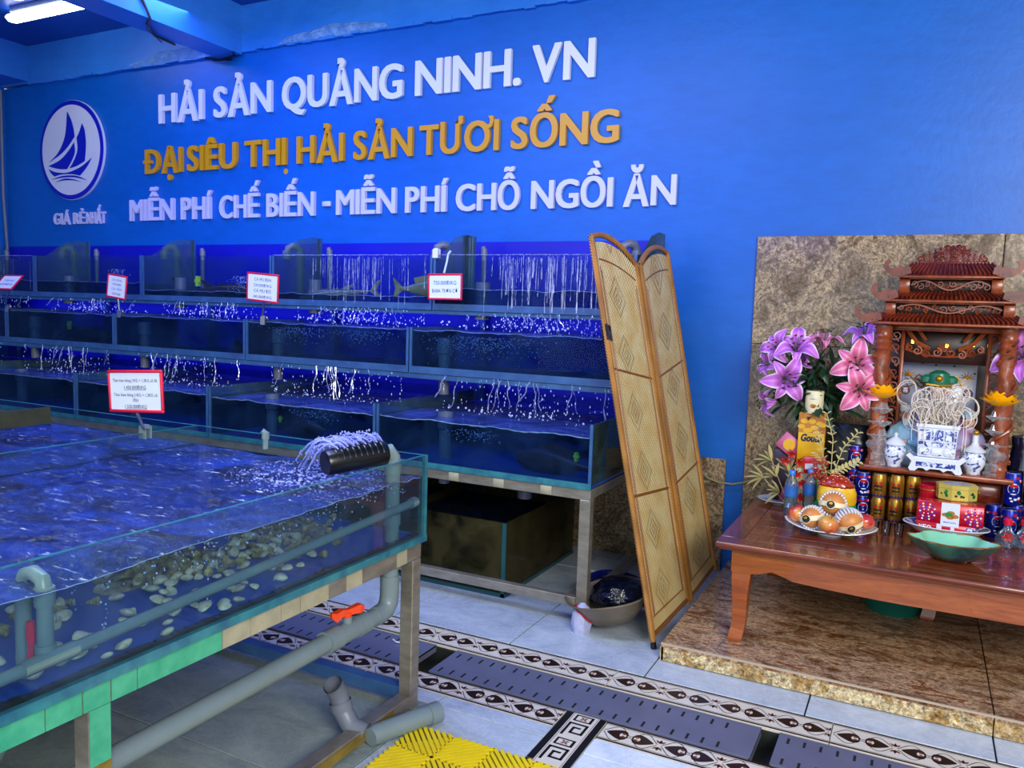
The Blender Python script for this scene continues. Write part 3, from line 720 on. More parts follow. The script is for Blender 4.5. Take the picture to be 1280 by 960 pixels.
    b.obj('overflow_water', m_streak, r, kind='stuff') if b.v else None
    if fallz > 0:
        b = MB()
        for i in range(int(150*fall)):
            x = max(.2*W_, min(W_*.97, random.gauss(.58, .22)*W_)); z = -.02-fallz*random.random(); s = rnd(.0014, .0038)
            y = -.014-.02*random.random(); b.add([(x-s, y, z), (x+s, y, z), (x, y-s, z), (x, y, z+s*2.6), (x, y, z-s*1.6)], [(0, 2, 3), (2, 1, 3), (1, 0, 3), (2, 0, 4), (1, 2, 4), (0, 1, 4)])
        for i in range(int(34*fall)):
            x = max(.1, min(W_*.97, random.gauss(.55, .22)*W_)); s = rnd(.002, .007); z = -fallz+rnd(0, .03)
            b.ball((x, -.02-rnd(0, .05), z), s, 5)
        b.obj('splash_drops', m_drop, r, kind='stuff')
    return r
XS = [-1.335-1.2475*k for k in range(6)]
PLACE = ['nearest the folding screen', 'second from the folding screen', 'third from the folding screen', 'fourth from the folding screen', 'at the far left end']
TT = {}
for k in range(5):
    x1, x0 = XS[k], XS[k+1]
    TT['lower', k] = tank('lower', x0, x1, 3.5, 4.62, .668, .972, .905 if k < 2 else .915, 'wide glass tank in the lowest back row, '+PLACE[k], pipe=(.30, .22, .26), floorm=m_tankblue,
         glass=m_glass_b, fall=0, trim=.022)
    TT['middle', k] = tank('middle', x0, x1, 3.8, 4.35, 1.13, 1.378, 1.362, 'shallow glass tank in the middle back row, '+PLACE[k], pipe=(.16, .12, .19), fallz=.20, fall=1.1-.1*k)
    TT['top', k] = tank('top', x0, x1, 4.03, 4.5, 1.485, 1.797, 1.55 if k in (1, 2) else 1.60, 'glass tank in the top back row, '+PLACE[k], wing=True, pipe=(.28, .10, .16), inlet=True,
         fallz=.10, fall=(1.2, 1.0, .9, .7, .4)[k], streakf=(1.1, .8, 0, 0, .3)[k])
# foam clouds in the tanks where the water lands
for (k, row, xc, zc, n, rr) in ((0, 'middle', .34, 1.34, 520, .10), (1, 'middle', .30, 1.34, 260, .08), (1, 'middle', .70, 1.34, 200, .06), (0, 'lower', .45, .87, 120, .05), (1, 'lower', .62, .88, 160, .05), (2, 'top', .72, 1.66, 120, .09), (3, 'top', .72, 1.70, 60, .05)):
    t = TT[row, k]; b = MB(); o = Vector(t.location); random.seed(n+k)
    for i in range(n):
        x = xc*1.2475+random.gauss(0, 1)*(rr*1.6 if row != 'top' else .03); z = zc-o.z-abs(random.gauss(0, 1))*rr*.55; s = rnd(.0015, .0048)
        x = max(.05, min(1.19, x)); z = max(.03, z); y = rnd(.02, .12); b.add([(x-s, y, z), (x+s, y, z), (x, y-s, z), (x, y, z+s), (x, y, z-s)], [(0, 2, 3), (2, 1, 3), (2, 0, 4), (1, 2, 4)])
    b.obj('air_bubbles', m_drop, t, kind='stuff')
# fish
fish('dark sturgeon with a yellow tag lying in the top row tank left of the middle', (-4.42, 4.17, 1.545), .05, .72, 'sturgeon', m_fish, True)
fish('dark shark-like catfish with a green tag in the middle row tank at the left', (-5.58, 3.95, 1.20), .03, .62, 'sturgeon', m_fish, True)
fish('small dark fish at the right end of a middle row tank left of centre', (-4.08, 3.98, 1.175), 2.6, .30, 'bass', m_fish_r)
fish('silver fish nosing down left of the waterfall in the top row', (-3.42, 4.16, 1.555), 3.6, .46, 'sturgeon', m_fish_s, ry=.12)
fish('greyish yellow fish with a forked tail behind the hanging price tag', (-2.68, 4.16, 1.60), .1, .42, 'bass', m_fish_y)
fish('reddish brown grouper with a green tag lying at the right end of the lowest row', (-1.62, 3.66, .735), 2.95, .46, 'bass', m_fish_r, True)
fish('dark fish resting against the right glass of the lowest row beside the screen', (-1.50, 4.2, .74), 1.4, .36, 'bass', m_fish_r, True)
fish('dark fish in the lowest back row behind the big price sign', (-3.35, 3.75, .735), .1, .4, 'bass', m_fish, True)
# ---- steel rack carrying the rows
r = thing('tank_rack', 'worn steel rack carrying the three stepped rows of tanks', 'rack', (-1.335, 3.5, 0))
def ra(name, x0, y0, z0, x1, y1, z1, m=m_steel):
    b = MB(); b.rbox(x0+1.335, y0-3.5, z0, x1+1.335, y1-3.5, z1, .003); return b.obj(name, m, r, smooth=False)
for x in (-1.395, -3.92, -6.4):
    ra('leg', x, 3.5, 0, x+.055, 3.55, .61); ra('leg', x, 4.56, 0, x+.055, 4.61, .61)
ra('front_beam', -7.7, 3.5, .61, -1.34, 3.55, .66, m_steel); ra('rear_beam', -7.7, 4.56, .61, -1.34, 4.61, .66)
for x in (-1.392, -2.6, -3.85, -5.1): ra('cross_beam', x, 3.55, .612, x+.05, 4.56, .658)
ra('lower_rail', -7.7, 3.505, .082, -1.395, 3.545, .128); ra('side_rail', -1.39, 3.55, .085, -1.35, 4.56, .125)
ra('middle_shelf_beam', -7.7, 3.80, 1.09, -1.34, 3.83, 1.120, m_blue_edge); ra('middle_shelf_beam', -7.7, 4.32, 1.09, -1.34, 4.35, 1.12, m_blue_edge)
ra('top_shelf_beam', -7.7, 4.035, 1.452, -1.34, 4.06, 1.476, m_blue_edge); ra('top_shelf_beam', -7.7, 4.47, 1.45, -1.34, 4.5, 1.476, m_blue_edge)
for x in XS[:6]:
    ra('rear_post', x-.02, 4.64, 0, x+.02, 4.67, 1.48, m_blue_edge)
for i, x in enumerate((-2.12, -1.86, -1.60)):
    b = MB(); b.rbox(x+1.335, -.0035, .612, x+1.335+.06, .0, .655, .001); b.obj('tape_patch', m_tape, r)
for i in range(3):
    xx = -1.90-1.2475*i
    b = MB(); b.tube([(xx, 3.95, .655), (xx, 3.95, .48)], .033, 12); b.tube([(xx, 3.95, .50), (xx, 3.95, .46)], .040, 12)
    tag(b.obj('drain_pipe', m_pvc_d), 'short grey drain pipe hanging under the lowest back row, '+ORD[i]+' from the right', 'pipe', 'drain pipes under the lowest back row')
# ---- filter sump on the floor under the rack
r = thing('filter_tank', 'dirty algae-stained glass filter tank on the floor under the rack', 'fish tank', (-3.6, 3.63, 0))
W_, D_, H = 1.755, .92, .395
for nm, bx in (('front_glass', (0, 0, .03, W_, .01, H)), ('back_glass', (0, D_-.01, .03, W_, D_, H)), ('side_glass', (W_-.01, .01, .03, W_, D_-.01, H)), ('side_glass', (0, .01, .03, .01, D_-.01, H)), ('divider_glass', (W_*.55, .01, .03, W_*.55+.01, D_-.01, H-.05))):
    b = MB(); b.box(*bx); b.obj(nm, m_glass_d, r, smooth=False)
b = MB(); b.box(0, 0, .0, W_, D_, .022); b.obj('bottom_glass', m_algae, r, smooth=False)
b = MB(); b.box(.0, -.006, .0, W_+.003, 0, .02); b.box(W_-.02, -.006, .0, W_+.003, 0, H); b.box(W_, -.006, .0, W_+.004, D_, .02); b.obj('edge_frame', flat('dim_teal_edge', '#1c4c54', .3), r, smooth=False)
b = MB(); b.grid(30, 14, lambda u, v: (.02+(W_-.04)*u, .02+(D_-.04)*v, .09+.05*mnoise.noise(Vector((u*5, v*3, 1)))+.02*mnoise.noise(Vector((u*19, v*11, 1)))))
b.grid(30, 6, lambda u, v: (.02+(W_-.04)*u, .021, .022+(.07+.05*mnoise.noise(Vector((u*5, 0, 1))))*v)); b.obj('sediment', m_algae, r)
b = MB(); b.box(.012, .012, .03, W_-.012, D_-.012, .295); b.obj('water', m_water_b, r, smooth=False)
# blue hose coil, basin with bag and net
b = MB(); pts = []
for i in range(90):
    a = i/90*2*PI*3.2; rr = .20+.025*math.sin(i*.7); pts.append((-1.33+rr*math.cos(a)*1.1, 3.98+rr*math.sin(a)*.8, .02+.018*(i/30)+.006*math.sin(i*.5)))
b.tube(pts, .016, 8); tag(b.obj('hose_coil', m_hose), 'coil of dark blue hose on the floor behind the rack leg', 'hose')
bm_ = Matrix.Rotation(math.radians(-16), 3, 'Y')
r = thing('metal_basin', 'dented metal basin tilted on the floor at the foot of the folding screen', 'basin', (-1.222, 3.56, .042), rot=(0, math.radians(-12), .3))
b = MB(); b.lathe([(.005, 0), (.09, 0), (.12, .012), (.165, .06), (.195, .115), (.205, .13), (.213, .132), (.213, .124), (.2, .124)], n=32, capb='bottom', mod=lambda t, z: 1+.02*math.sin(5*t)); b.obj('bowl', m_basin, r)
b = MB(); b.lathe([(.085, .012), (.12, .02), (.16, .062), (.19, .115), (.2, .124)], n=32, capb='bottom'); b.obj('inner_face', m_basin, r)
b = MB(); b.lathe([(.14, .08), (.135, .12), (.10, .155), (.05, .165), (.005, .155)], (-1.20, 3.60, .06), 26, mod=lambda t, z: 1+.22*mnoise.noise(Vector((math.cos(t)*3, math.sin(t)*3, z*30))))
tag(b.obj('black_plastic_bag', m_bag), 'crumpled black plastic bags heaped in the metal basin', 'bag')
netb = b = MB(); b.lathe([(.005, .0), (.05, .0), (.06, .04), (.05, .1), (.02, .13), (.004, .12)], (-1.335, 3.44, .0), 20, sx=.8, sy=.9, mod=lambda t, z: 1+.25*mnoise.noise(Vector((math.cos(t)*2, math.sin(t)*2, z*25))))
NB = b.obj('netting_bundle', m_net); tag(NB, 'bundle of white netting between rack leg and basin', 'net')
b = MB(); b.tube([(-1.36, 3.42, .13), (-1.34, 3.39, .115), (-1.30, 3.40, .08), (-1.275, 3.415, .06)], .005, 6)
b.obj('cord_edging', flat('red_cord_mat', '#9c1020', .5), NB, label='red cord edging')
b = MB(); b.rbox(-1.66, 4.25, .0, -1.02, 4.5, .02, .004); tag(b.obj('white_board', m_tile_white), 'white slab lying on the floor under the rack before the wall', 'board')
# ================================================================ BIG FRONT TANK
FX, FY, FZ, FT, FW = -1.585, 2.458, .645, .957, .878
TL, TN = -5.0, .35       # left end, near end
r = thing('seafood_tank', 'big low glass seafood tank with blue floor in the foreground', 'fish tank', (FX, FY, FZ)); FTK = r
def rel(x, y, z): return (x-FX, y-FY, z-FZ)
def part(name, m, *boxes, parent=None, rb=0):
    b = MB()
    for q in boxes:
        a = rel(*q[:3]); e = rel(*q[3:6]); (b.rbox if rb else b.box)(*a, *e)
    return b.obj(name, m, parent or r, smooth=False)
part('right_glass', m_glass, (FX-.010, TN, FZ+.012, FX, FY, FT)); part('back_glass', m_glass_b, (TL, FY-.010, FZ+.012, FX-.010, FY, FT))
part('near_glass', m_glass, (TL, TN, FZ+.012, FX-.010, TN+.01, FT)); part('left_glass', m_glass, (TL, TN, FZ+.012, TL+.01, FY, FT))
part('divider_glass', m_glass, (-2.755, TN+.01, FZ+.012, -2.745, FY-.01, FT)); part('divider_glass', m_algae, (-3.73, 1.7, FZ+.012, -3.715, FY-.03, FT))
part('bottom_panel', m_tankblue, (TL, TN, FZ, FX-.002, FY-.002, FZ+.012))
part('bottom_edge', m_teal_edge, (FX-.012, TN, FZ-.008, FX+.006, FY+.004, FZ+.016)); part('bottom_edge', m_teal_edge, (TL, FY-.012, FZ-.008, FX-.012, FY+.004, FZ+.014))
part('corner_edge', m_teal_edge, (FX-.011, FY-.010, FZ+.016, FX+.004, FY+.003, FT+.001))
part('top_edge', m_teal_edge, (FX-.0095, TN, FT-.001, FX-.0005, FY-.012, FT+.0012)); part('top_edge', m_teal_edge, (TL, FY-.0095, FT-.001, FX-.012, FY-.0005, FT+.0012))
part('top_edge', m_teal_edge, (-2.7545, TN+.01, FT-.001, -2.7455, FY-.012, FT+.001))
# ragged dark sealant along the inside foot of the glass
b = MB(); random.seed(3)
for i in range(150):
    y = .5+i*.0129; h = .010+.014*abs(mnoise.noise(Vector((y*6, 0, 0))))+rnd(0, .004); a = rel(FX-.028, y, FZ+.012); e = rel(FX-.0105, y+.0129, FZ+.012+h); b.box(*a, *e)
b.obj('sealant', m_blackpl, r, smooth=False, kind='stuff')
# water: rippled surface over tinted sides
def wsurf(x, y):
    k = math.exp(-((x+1.85)**2+(y-2.2)**2)/.10)
    v = Vector((x*3.2, y*3.2, 0)); z = FW + .010*mnoise.noise(v) + .006*mnoise.noise(v*3+Vector((5, 1, 0))) + k*.020*mnoise.noise(v*7+Vector((0, 0, 3)))
    return z + .003*mnoise.noise(v*9)
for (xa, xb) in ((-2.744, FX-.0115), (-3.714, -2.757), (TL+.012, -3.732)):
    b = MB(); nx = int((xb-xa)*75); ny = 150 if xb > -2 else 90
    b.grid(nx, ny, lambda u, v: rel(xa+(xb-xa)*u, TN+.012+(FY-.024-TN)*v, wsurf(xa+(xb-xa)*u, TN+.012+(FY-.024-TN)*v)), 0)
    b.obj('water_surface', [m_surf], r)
b = MB(); N = 120
for (xx) in (FX-.0115,):
    vs = []
    for i in range(N+1):
        y = TN+.012+(FY-.024-TN)*i/N; vs += [rel(xx, y, wsurf(xx, y)), rel(xx, y, FZ+.014)]
    b.add(vs, [(2*i, 2*i+1, 2*i+3, 2*i+2) for i in range(N)])
b.obj('water_side', m_water_f, r)
b = MB(); b.tube([rel(FX-.0115, TN+.02+(FY-.04-TN)*i/160, wsurf(FX-.0115, TN+.02+(FY-.04-TN)*i/160)) for i in range(161)], [.0008+.002*abs(mnoise.noise(Vector((i*.3, 0, 9)))) for i in range(161)], 4); b.obj('foam_line', m_foamline, r)
b = MB()
for (cx, cy, rx, ry, h, sd) in ((-2.45, 1.95, .22, .30, .07, 1), (-2.35, 1.30, .16, .22, .05, 2), (-2.05, 1.72, .10, .22, .05, 3), (-2.10, 2.25, .25, .12, .06, 4), (-3.2, 1.9, .3, .35, .09, 5), (-2.62, 1.0, .10, .25, .05, 6)):
    def mf(u, v):
        a = 2*PI*u; q = v; e = 1+.35*mnoise.noise(Vector((math.cos(a)*1.6, math.sin(a)*1.6, sd)))
        x = cx+rx*q*e*math.cos(a); y = cy+ry*q*e*math.sin(a); n_ = mnoise.noise(Vector((x*38, y*38, sd)))+.6*mnoise.noise(Vector((x*80, y*80, sd)))
        return rel(x, y, FZ+.012+max(0, h*(1-q*q)*(.75+.5*mnoise.noise(Vector((x*9, y*9, sd))))+.012*n_*(1-q**4)))
    b.grid(70, 26, lambda u, v: mf(u, 1-v) )
b.obj('shellfish_bed', flat('mottled_shellfish', '#3a3220', .5, 0, .5, 40, .5, 90, col2='#a89a6c'), r, kind='stuff')
# foam lumps and air bubbles near the sprayer
random.seed(11); b = MB()
for i in range(900):
    q = random.random()**.6; a = rnd(0, 2*PI); x = -1.86+q*.30*math.cos(a)*1.3; y = 2.20+q*.26*math.sin(a)
    if not (-2.73 < x < -1.60 and y < 2.44): continue
    s = rnd(.0015, .006)*(1.2-q*.6); b.ball(rel(x, y, wsurf(x, y)+s*.3), s, 4, sc=(1.3, 1.3, .7))
b.obj('foam', m_splash, r, kind='stuff')
b = MB()
for i in range(520):
    if random.random() < .5: x = rnd(-1.72, -1.60); y = rnd(1.2, 2.4); z = FW-abs(random.gauss(0, .03))-.004
    else:
        j = random.randint(0, 13); random.seed(j*5+1); x = rnd(-2.1, -1.63); y = rnd(1.0, 2.35); random.seed(i*3+17); z = rnd(FZ+.03, FW-.01); x += rnd(-.012, .012); y += rnd(-.012, .012)
    s = rnd(.001, .0035); b.ball(rel(x, y, z), s, 4)
b.obj('air_bubbles', m_drop, r, kind='stuff')
# slotted sprayer pipe with its water
E0 = Vector((-1.640, 2.325, .985)); E1 = Vector((-1.745, 2.085, .968)); ax = (E1-E0).normalized()
s = thing('spray_pipe', 'grey standing pipe ending in a slotted black spray tube over the front tank', 'pipe', (-1.64, 2.325, .66))
def rs(p): return (p[0]+1.64, p[1]-2.325, p[2]-.66)
b = MB(); b.tube([rs((-1.64, 2.325, .66)), rs((-1.64, 2.325, .93)), rs((-1.64, 2.325, .965)), rs(E0+ax*.015+Vector((0, 0, .003))), rs(E0+ax*.05)], .026, 14)
b.tube([rs((-1.64, 2.325, .905)), rs((-1.64, 2.325, .955))], .031, 14); b.tube([rs((-1.64, 2.325, .72)), rs((-1.64, 2.325, .76))], .031, 14); b.obj('riser', m_pvc_g, s)
b = MB(); b.tube([rs(E0+ax*.035), rs(E0+ax*.04), rs(E1-ax*.01), rs(E1)], [.040, .044, .044, .040], 20); b.obj('spray_tube', m_blackpl, s)
b = MB(); sd_ = ax.cross(Vector((0, 0, 1))).normalized(); upv = sd_.cross(ax).normalized()
for i in range(9):
    cpt = E0+ax*(.06+i*.0215); b.tube([rs(cpt+(upv*math.cos(t)+sd_*math.sin(t))*.0445) for t in [(-1.3+2.6*k/10) for k in range(11)]], .0032, 5)
b.obj('slot_ribs', m_blackpl, s)
b = MB(); random.seed(4); dirv = Vector((-.92, -.2, 0)).normalized()
for i in range(9):
    base = E0+ax*(.052+i*.0215)
    for j in range(7):
        p0 = base+upv*.045+sd_*rnd(-.03, .03); vx = rnd(.35, .75); vz = rnd(.35, .75); pts = []; w = rnd(.002, .0055)
        for k in range(10):
            t = k/9*rnd(.17, .19); z = p0.z+vz*t-4.9*t*t*1.0
            pts.append(rs(Vector((p0.x, p0.y, 0))+dirv*vx*t+Vector((rnd(-.002, .002), rnd(-.002, .002), max(FW-.005, z)))))
        b.tube(pts, [w*rnd(.5, 1.1) for _ in range(10)], 5)
for i in range(360):
    t = rnd(0, .19); base = E0+ax*rnd(.04, .24); vx = rnd(.3, .9); vz = rnd(.3, .85); p = base+upv*.045+dirv*vx*t; z = p.z+vz*t-4.9*t*t; sz = rnd(.0015, .005)
    if z > FW: b.ball(rs((p.x, p.y, z)), sz, 4)
b.obj('spraying_water', m_splash, s, kind='stuff')
# ---- shells
def clam(L, ribs, mat):
    b = MB(); nu, nv = 9, 7
    for sgn in (1, -1):
        def P(u, v, sgn=sgn):
            a = -PI*.5+PI*u; x = math.cos(a)*v; y = math.sin(a)*v
            h = (1-v**2)**.6*.32; h *= 1+.06*math.sin(v*ribs)
            return ((x-.35)*L, y*L*.72, sgn*h*L)
        b.grid(nu, nv, lambda u, v: P(u if sgn > 0 else 1-u, v))
        def Q(u, v, sgn=sgn):
            a = PI*.5+PI*u; x = math.cos(a)*v*.38; y = math.sin(a)*v; h = (1-v**2)**.6*.32; return ((x-.35)*L, y*L*.72, sgn*h*L)
        b.grid(nu, nv, lambda u, v: Q(u if sgn > 0 else 1-u, v))
    return b.mesh('clam_shell', mat)
def snail(L, mat):
    b = MB(); prof = []
    for i in range(12):
        t = i/11; prof.append((L*.32*(1-t)**.8*(1+.16*math.sin(t*26))+.0006, L*(t*.9-.3)))
    b.lathe([(L*.05, -L*.42), (L*.22, -L*.38)]+prof, n=9); return b.mesh('whelk_shell', mat)
clams = [clam(.030, 22, m_shell_p), clam(.025, 30, m_shell_p), clam(.020, 18, m_shell_p)]; snails = [snail(.040, m_shell_b), snail(.034, m_shell_b), snail(.048, m_shell_p)]
random.seed(21); placed = []
def drop(me, cx, cy, sx, sy, n, name, lab, cat, grp, hh=.012, pile=0, rr=.02):
    k = 0; tr = 0
    while k < n and tr < n*40:
        tr += 1; x = random.gauss(cx, sx); y = random.gauss(cy, sy)
        if not (-2.72 < x < FX-.04 and .6 < y < FY-.05): continue
        lay = 0
        near = [q for q in placed if (q[0]-x)**2+(q[1]-y)**2 < rr**2]
        if len(near) > pile: continue
        z = FZ+.013+hh+len(near)*.022; placed.append((x, y)); k += 1
        o = link(name, random.choice(me)); o.location = (x, y, z); o.rotation_euler = (rnd(-.4, .4), rnd(-.4, .4)+(PI/2 if name == 'whelk' else 0), rnd(0, 6.28)); tag(o, lab, cat, grp)
PL = ('pale clam lying on the blue floor of the front tank', 'clam', 'pale clams in the front tank')
BR = ('brown ridged whelk heaped on the blue floor of the front tank', 'whelk', 'brown whelks in the front tank')
for (cx, cy, sx, sy, n) in ((-1.76, 1.42, .07, .07, 16), (-1.70, 1.18, .05, .05, 8), (-1.74, 1.05, .05, .05, 5), (-1.82, 1.62, .07, .08, 14), (-1.74, 1.86, .06, .07, 8), (-1.95, 1.9, .1, .1, 14), (-2.35, 1.5, .25, .3, 45), (-2.2, 1.1, .2, .15, 20), (-2.5, 1.9, .15, .2, 20), (-1.68, 1.62, .03, .06, 4)):
    drop(clams, cx, cy, sx, sy, n, 'clam', *PL, pile=1, rr=.022)
for (cx, cy, sx, sy, n) in ((-1.90, 1.98, .07, .12, 38), (-2.02, 2.18, .12, .12, 50), (-1.98, 1.66, .06, .10, 20), (-2.40, 2.0, .2, .25, 45), (-2.45, 1.5, .10, .2, 30), (-2.2, 1.7, .08, .1, 20), (-2.0, 1.35, .06, .12, 12)):
    drop(snails, cx, cy, sx, sy, n, 'whelk', *BR, pile=2, rr=.026, hh=.008)
# pipes inside the tank
b = MB(); b.tube([(-1.612, 2.42, .785), (-1.612, 2.0, .768), (-1.612, .5, .700)], .0145, 12); b.tube([(-1.612, 2.43, .786), (-1.612, 2.40, .784)], .019, 12)
b.tube([(-1.612, 1.10, .727), (-1.612, .98, .722)], .018, 12); tag(b.obj('air_pipe', m_pvc_g), 'long thin grey pipe sloping along the inside of the front tank glass', 'pipe')
b = MB(); b.tube([(-1.625, 1.04, .725), (-1.625, 1.04, .875), (-1.632, 1.04, .895), (-1.66, 1.04, .905), (-1.69, 1.04, .895), (-1.70, 1.04, .875), (-1.70, 1.04, .68)], .0165, 12)
for (x, z0, z1) in ((-1.625, .73, .755), (-1.625, .84, .88), (-1.70, .84, .88)): b.tube([(x, 1.04, z0), (x, 1.04, z1)], .021, 12)
tag(b.obj('siphon_pipe', m_pvc_g), 'grey U-shaped pipe standing in the near end of the front tank', 'pipe')
b = MB(); b.tube([(-1.66, 1.03, .80), (-1.662, 1.032, .77), (-1.658, 1.03, .74), (-1.66, 1.03, .72)], [.008, .011, .007, .010], 8); tag(b.obj('red_float', m_red), 'red plastic piece floating beside the U-shaped pipe', 'float')
b = MB(); b.tube([(-2.35, 2.44, .9), (-2.35, 2.44, .965), (-2.36, 2.43, .975)], .012, 8); b.tube([(-2.35, 2.44, .94), (-2.35, 2.44, .968)], .016, 8)
tag(b.obj('hose_clip', m_pvc_g), 'small clear clip holding an air tube on the back rim of the front tank', 'clip')
# ---- stand of the front tank
r = thing('tank_stand', 'worn steel stand with green taped beam under the front tank', 'stand', (FX, FY, 0))
def st(name, m, x0, y0, z0, x1, y1, z1, bev=.003):
    b = MB(); b.rbox(x0-FX, y0-FY, z0, x1-FX, y1-FY, z1, bev); return b.obj(name, m, r, smooth=False)
BX0, BX1 = -1.652, -1.598
legs = []
st('leg', m_steel, BX0, 2.403, 0, BX1, 2.456, .572)
l2 = st('leg', m_steel, BX0, 1.118, 0, BX1-.001, 1.172, .572)
for x in (-3.2, -4.7): st('leg', m_steel, x, 2.403, 0, x+.05, 2.456, .572)
b = MB(); b.box(BX1-FX-.0005, 1.119-FY, .44, BX1-FX+.0015, 1.171-FY, .574); b.obj('green_tape', m_green_tape, l2, smooth=False)
b = MB(); b.box(BX1-FX-.0005, 1.119-FY, .05, BX1-FX+.0015, 1.171-FY, .44); b.obj('yellow_tape', m_steel_y, l2, smooth=False)
bmr = st('side_beam', m_steel, BX0, .4, .574, BX1, 2.456, .635)
for (ya, yb, m) in ((.4, 1.015, m_green_tape), (1.018, 1.100, m_green_tape), (1.104, 1.17, m_green_tape), (1.174, 1.24, m_green_tape), (1.243, 1.50, m_green_tape), (1.503, 1.60, m_tape), (1.602, 1.72, m_tape), (1.722, 1.80, m_tape), (1.803, 1.93, m_tape), (2.02, 2.10, m_tape), (2.30, 2.36, m_tape)):
    b = MB(); b.box(BX1-FX-.001, ya-FY, .576, BX1-FX+.0025, yb-FY, .6355); b.obj('tape_strip', m, bmr, smooth=False)
st('back_beam', m_steel, -5.0, 2.403, .574, BX0, 2.456, .635); st('cross_beam', m_steel, -4.9, 1.118, .576, BX0, 1.168, .632)
sst = st('side_stretcher', m_steel, BX0, 1.172, .012, BX1, 2.403, .058); b = MB(); b.box(BX1-FX-.001, 1.175-FY, .014, BX1-FX+.001, 2.30-FY, .052); b.obj('mat_reflection', m_steel_y, sst, smooth=False); st('back_stretcher', m_blue_edge, -4.9, 2.406, .030, BX0, 2.452, .078)  # side strip: mat's yellow reflection painted on; back rail blue for reflected light
st('support_board', m_hole, -4.98, .4, .6355, BX0+.02, 2.40, .637, .0005)
# ---- drain pipe with the orange valve
r = thing('drain_pipe', 'thick grey drain pipe with elbow under the front tank', 'pipe', (-1.682, 2.33, .4))
def dr(x, y, z): return (x+1.682, y-2.33, z-.4)
b = MB(); b.tube([dr(-1.652, 2.335, .64), dr(-1.652, 2.335, .47), dr(-1.652, 2.33, .435), dr(-1.653, 2.315, .41), dr(-1.655, 2.285, .400), dr(-1.655, 2.2, .40)], .030, 18)
b.tube([dr(-1.652, 2.335, .53), dr(-1.652, 2.335, .46), dr(-1.652, 2.33, .43), dr(-1.653, 2.312, .408), dr(-1.655, 2.28, .40), dr(-1.655, 2.255, .40)], .0345, 18); b.obj('elbow', m_pvc, r)
b = MB(); b.tube([dr(-1.655, 2.0, .40), dr(-1.655, .45, .392)], .0305, 18); b.obj('long_run', m_pvc, r)
v = MB(); v.tube([dr(-1.655, 2.20, .40), dr(-1.655, 2.145, .40)], .0375, 18); v.tube([dr(-1.655, 2.15, .40), dr(-1.655, 2.045, .40)], .0345, 18); v.tube([dr(-1.655, 2.05, .40), dr(-1.655, 1.985, .40)], .0385, 18)
v.cyl(dr(-1.655, 2.10, .43), dr(-1.655, 2.10, .452), .016); v = v.obj('valve_body', m_pvc, r)
h = MB()
h.cyl(dr(-1.655, 2.10, .450), dr(-1.655, 2.10, .468), .014, n=12)
for sgn in (-1, 1):
    q = Vector((.35, .94, 0)); base = Vector(dr(-1.655, 2.10, .472)); n_ = Vector((-q.y, q.x, 0))
    pts = [base+q*sgn*a for a in (0, .022, .045, .062)]; wd = (.008, .011, .012, .007); hh = (.014, .016, .02, .012); up = (0, .004, .006*sgn, .002)
    for i in range(3):
        vs = []
        for j in (i, i+1):
            p = pts[j]+Vector((0, 0, up[j]))
            vs += [p-n_*wd[j]-Vector((0, 0, hh[j])), p+n_*wd[j]-Vector((0, 0, hh[j])), p+n_*wd[j]+Vector((0, 0, hh[j]*.5)), p-n_*wd[j]+Vector((0, 0, hh[j]*.5))]
        h.add(vs, [(0, 1, 5, 4), (1, 2, 6, 5), (2, 3, 7, 6), (3, 0, 4, 7), (0, 3, 2, 1), (4, 5, 6, 7)])
h.obj('orange_handle', m_orange, v, label='orange butterfly valve handle')
b = MB(); b.tube([(-1.80, 1.02, .63), (-1.80, 1.02, .50), (-1.80, 1.0, .465), (-1.81, .97, .45), (-1.83, .9, .45)], .034, 16); b.tube([(-1.80, 1.02, .56), (-1.80, 1.02, .49), (-1.80, 1.0, .46), (-1.81, .965, .448)], .039, 16)
tag(b.obj('outlet_elbow', m_pvc), 'grey pipe elbow under the near end of the front tank beam', 'pipe')
b = MB(); n = 18; pts = [(-1.60, 2.14, .038), (-1.655, 2.13, .05), (-1.70, 2.135, .10), (-1.715, 2.13, .16), (-1.715, 2.10, .20)]
b.tube(pts, [.034, .034, .034, .034, .034], n, caps=False); b.tube(pts, .030, n, caps=False)
b.tube([pts[2], ((pts[2][0]+pts[3][0])/2, (pts[2][1]+pts[3][1])/2, (pts[2][2]+pts[3][2])/2)], .038, n, caps=False)
tag(b.obj('open_elbow_pipe', m_pvc_d), 'open-ended dark grey elbow pipe rising from the floor under the stand', 'pipe')
b = MB(); b.tube([(-1.575, 2.13, .036), (-1.572, 2.15, .036), (-1.475, 2.385, .036)], [.030, .035, .035], 18); b.tube([(-1.487, 2.35, .036), (-1.470, 2.395, .036)], .038, 18)
tag(b.obj('floor_pipe', m_pvc), 'short pale grey pipe lying on the floor beside the yellow mat', 'pipe')
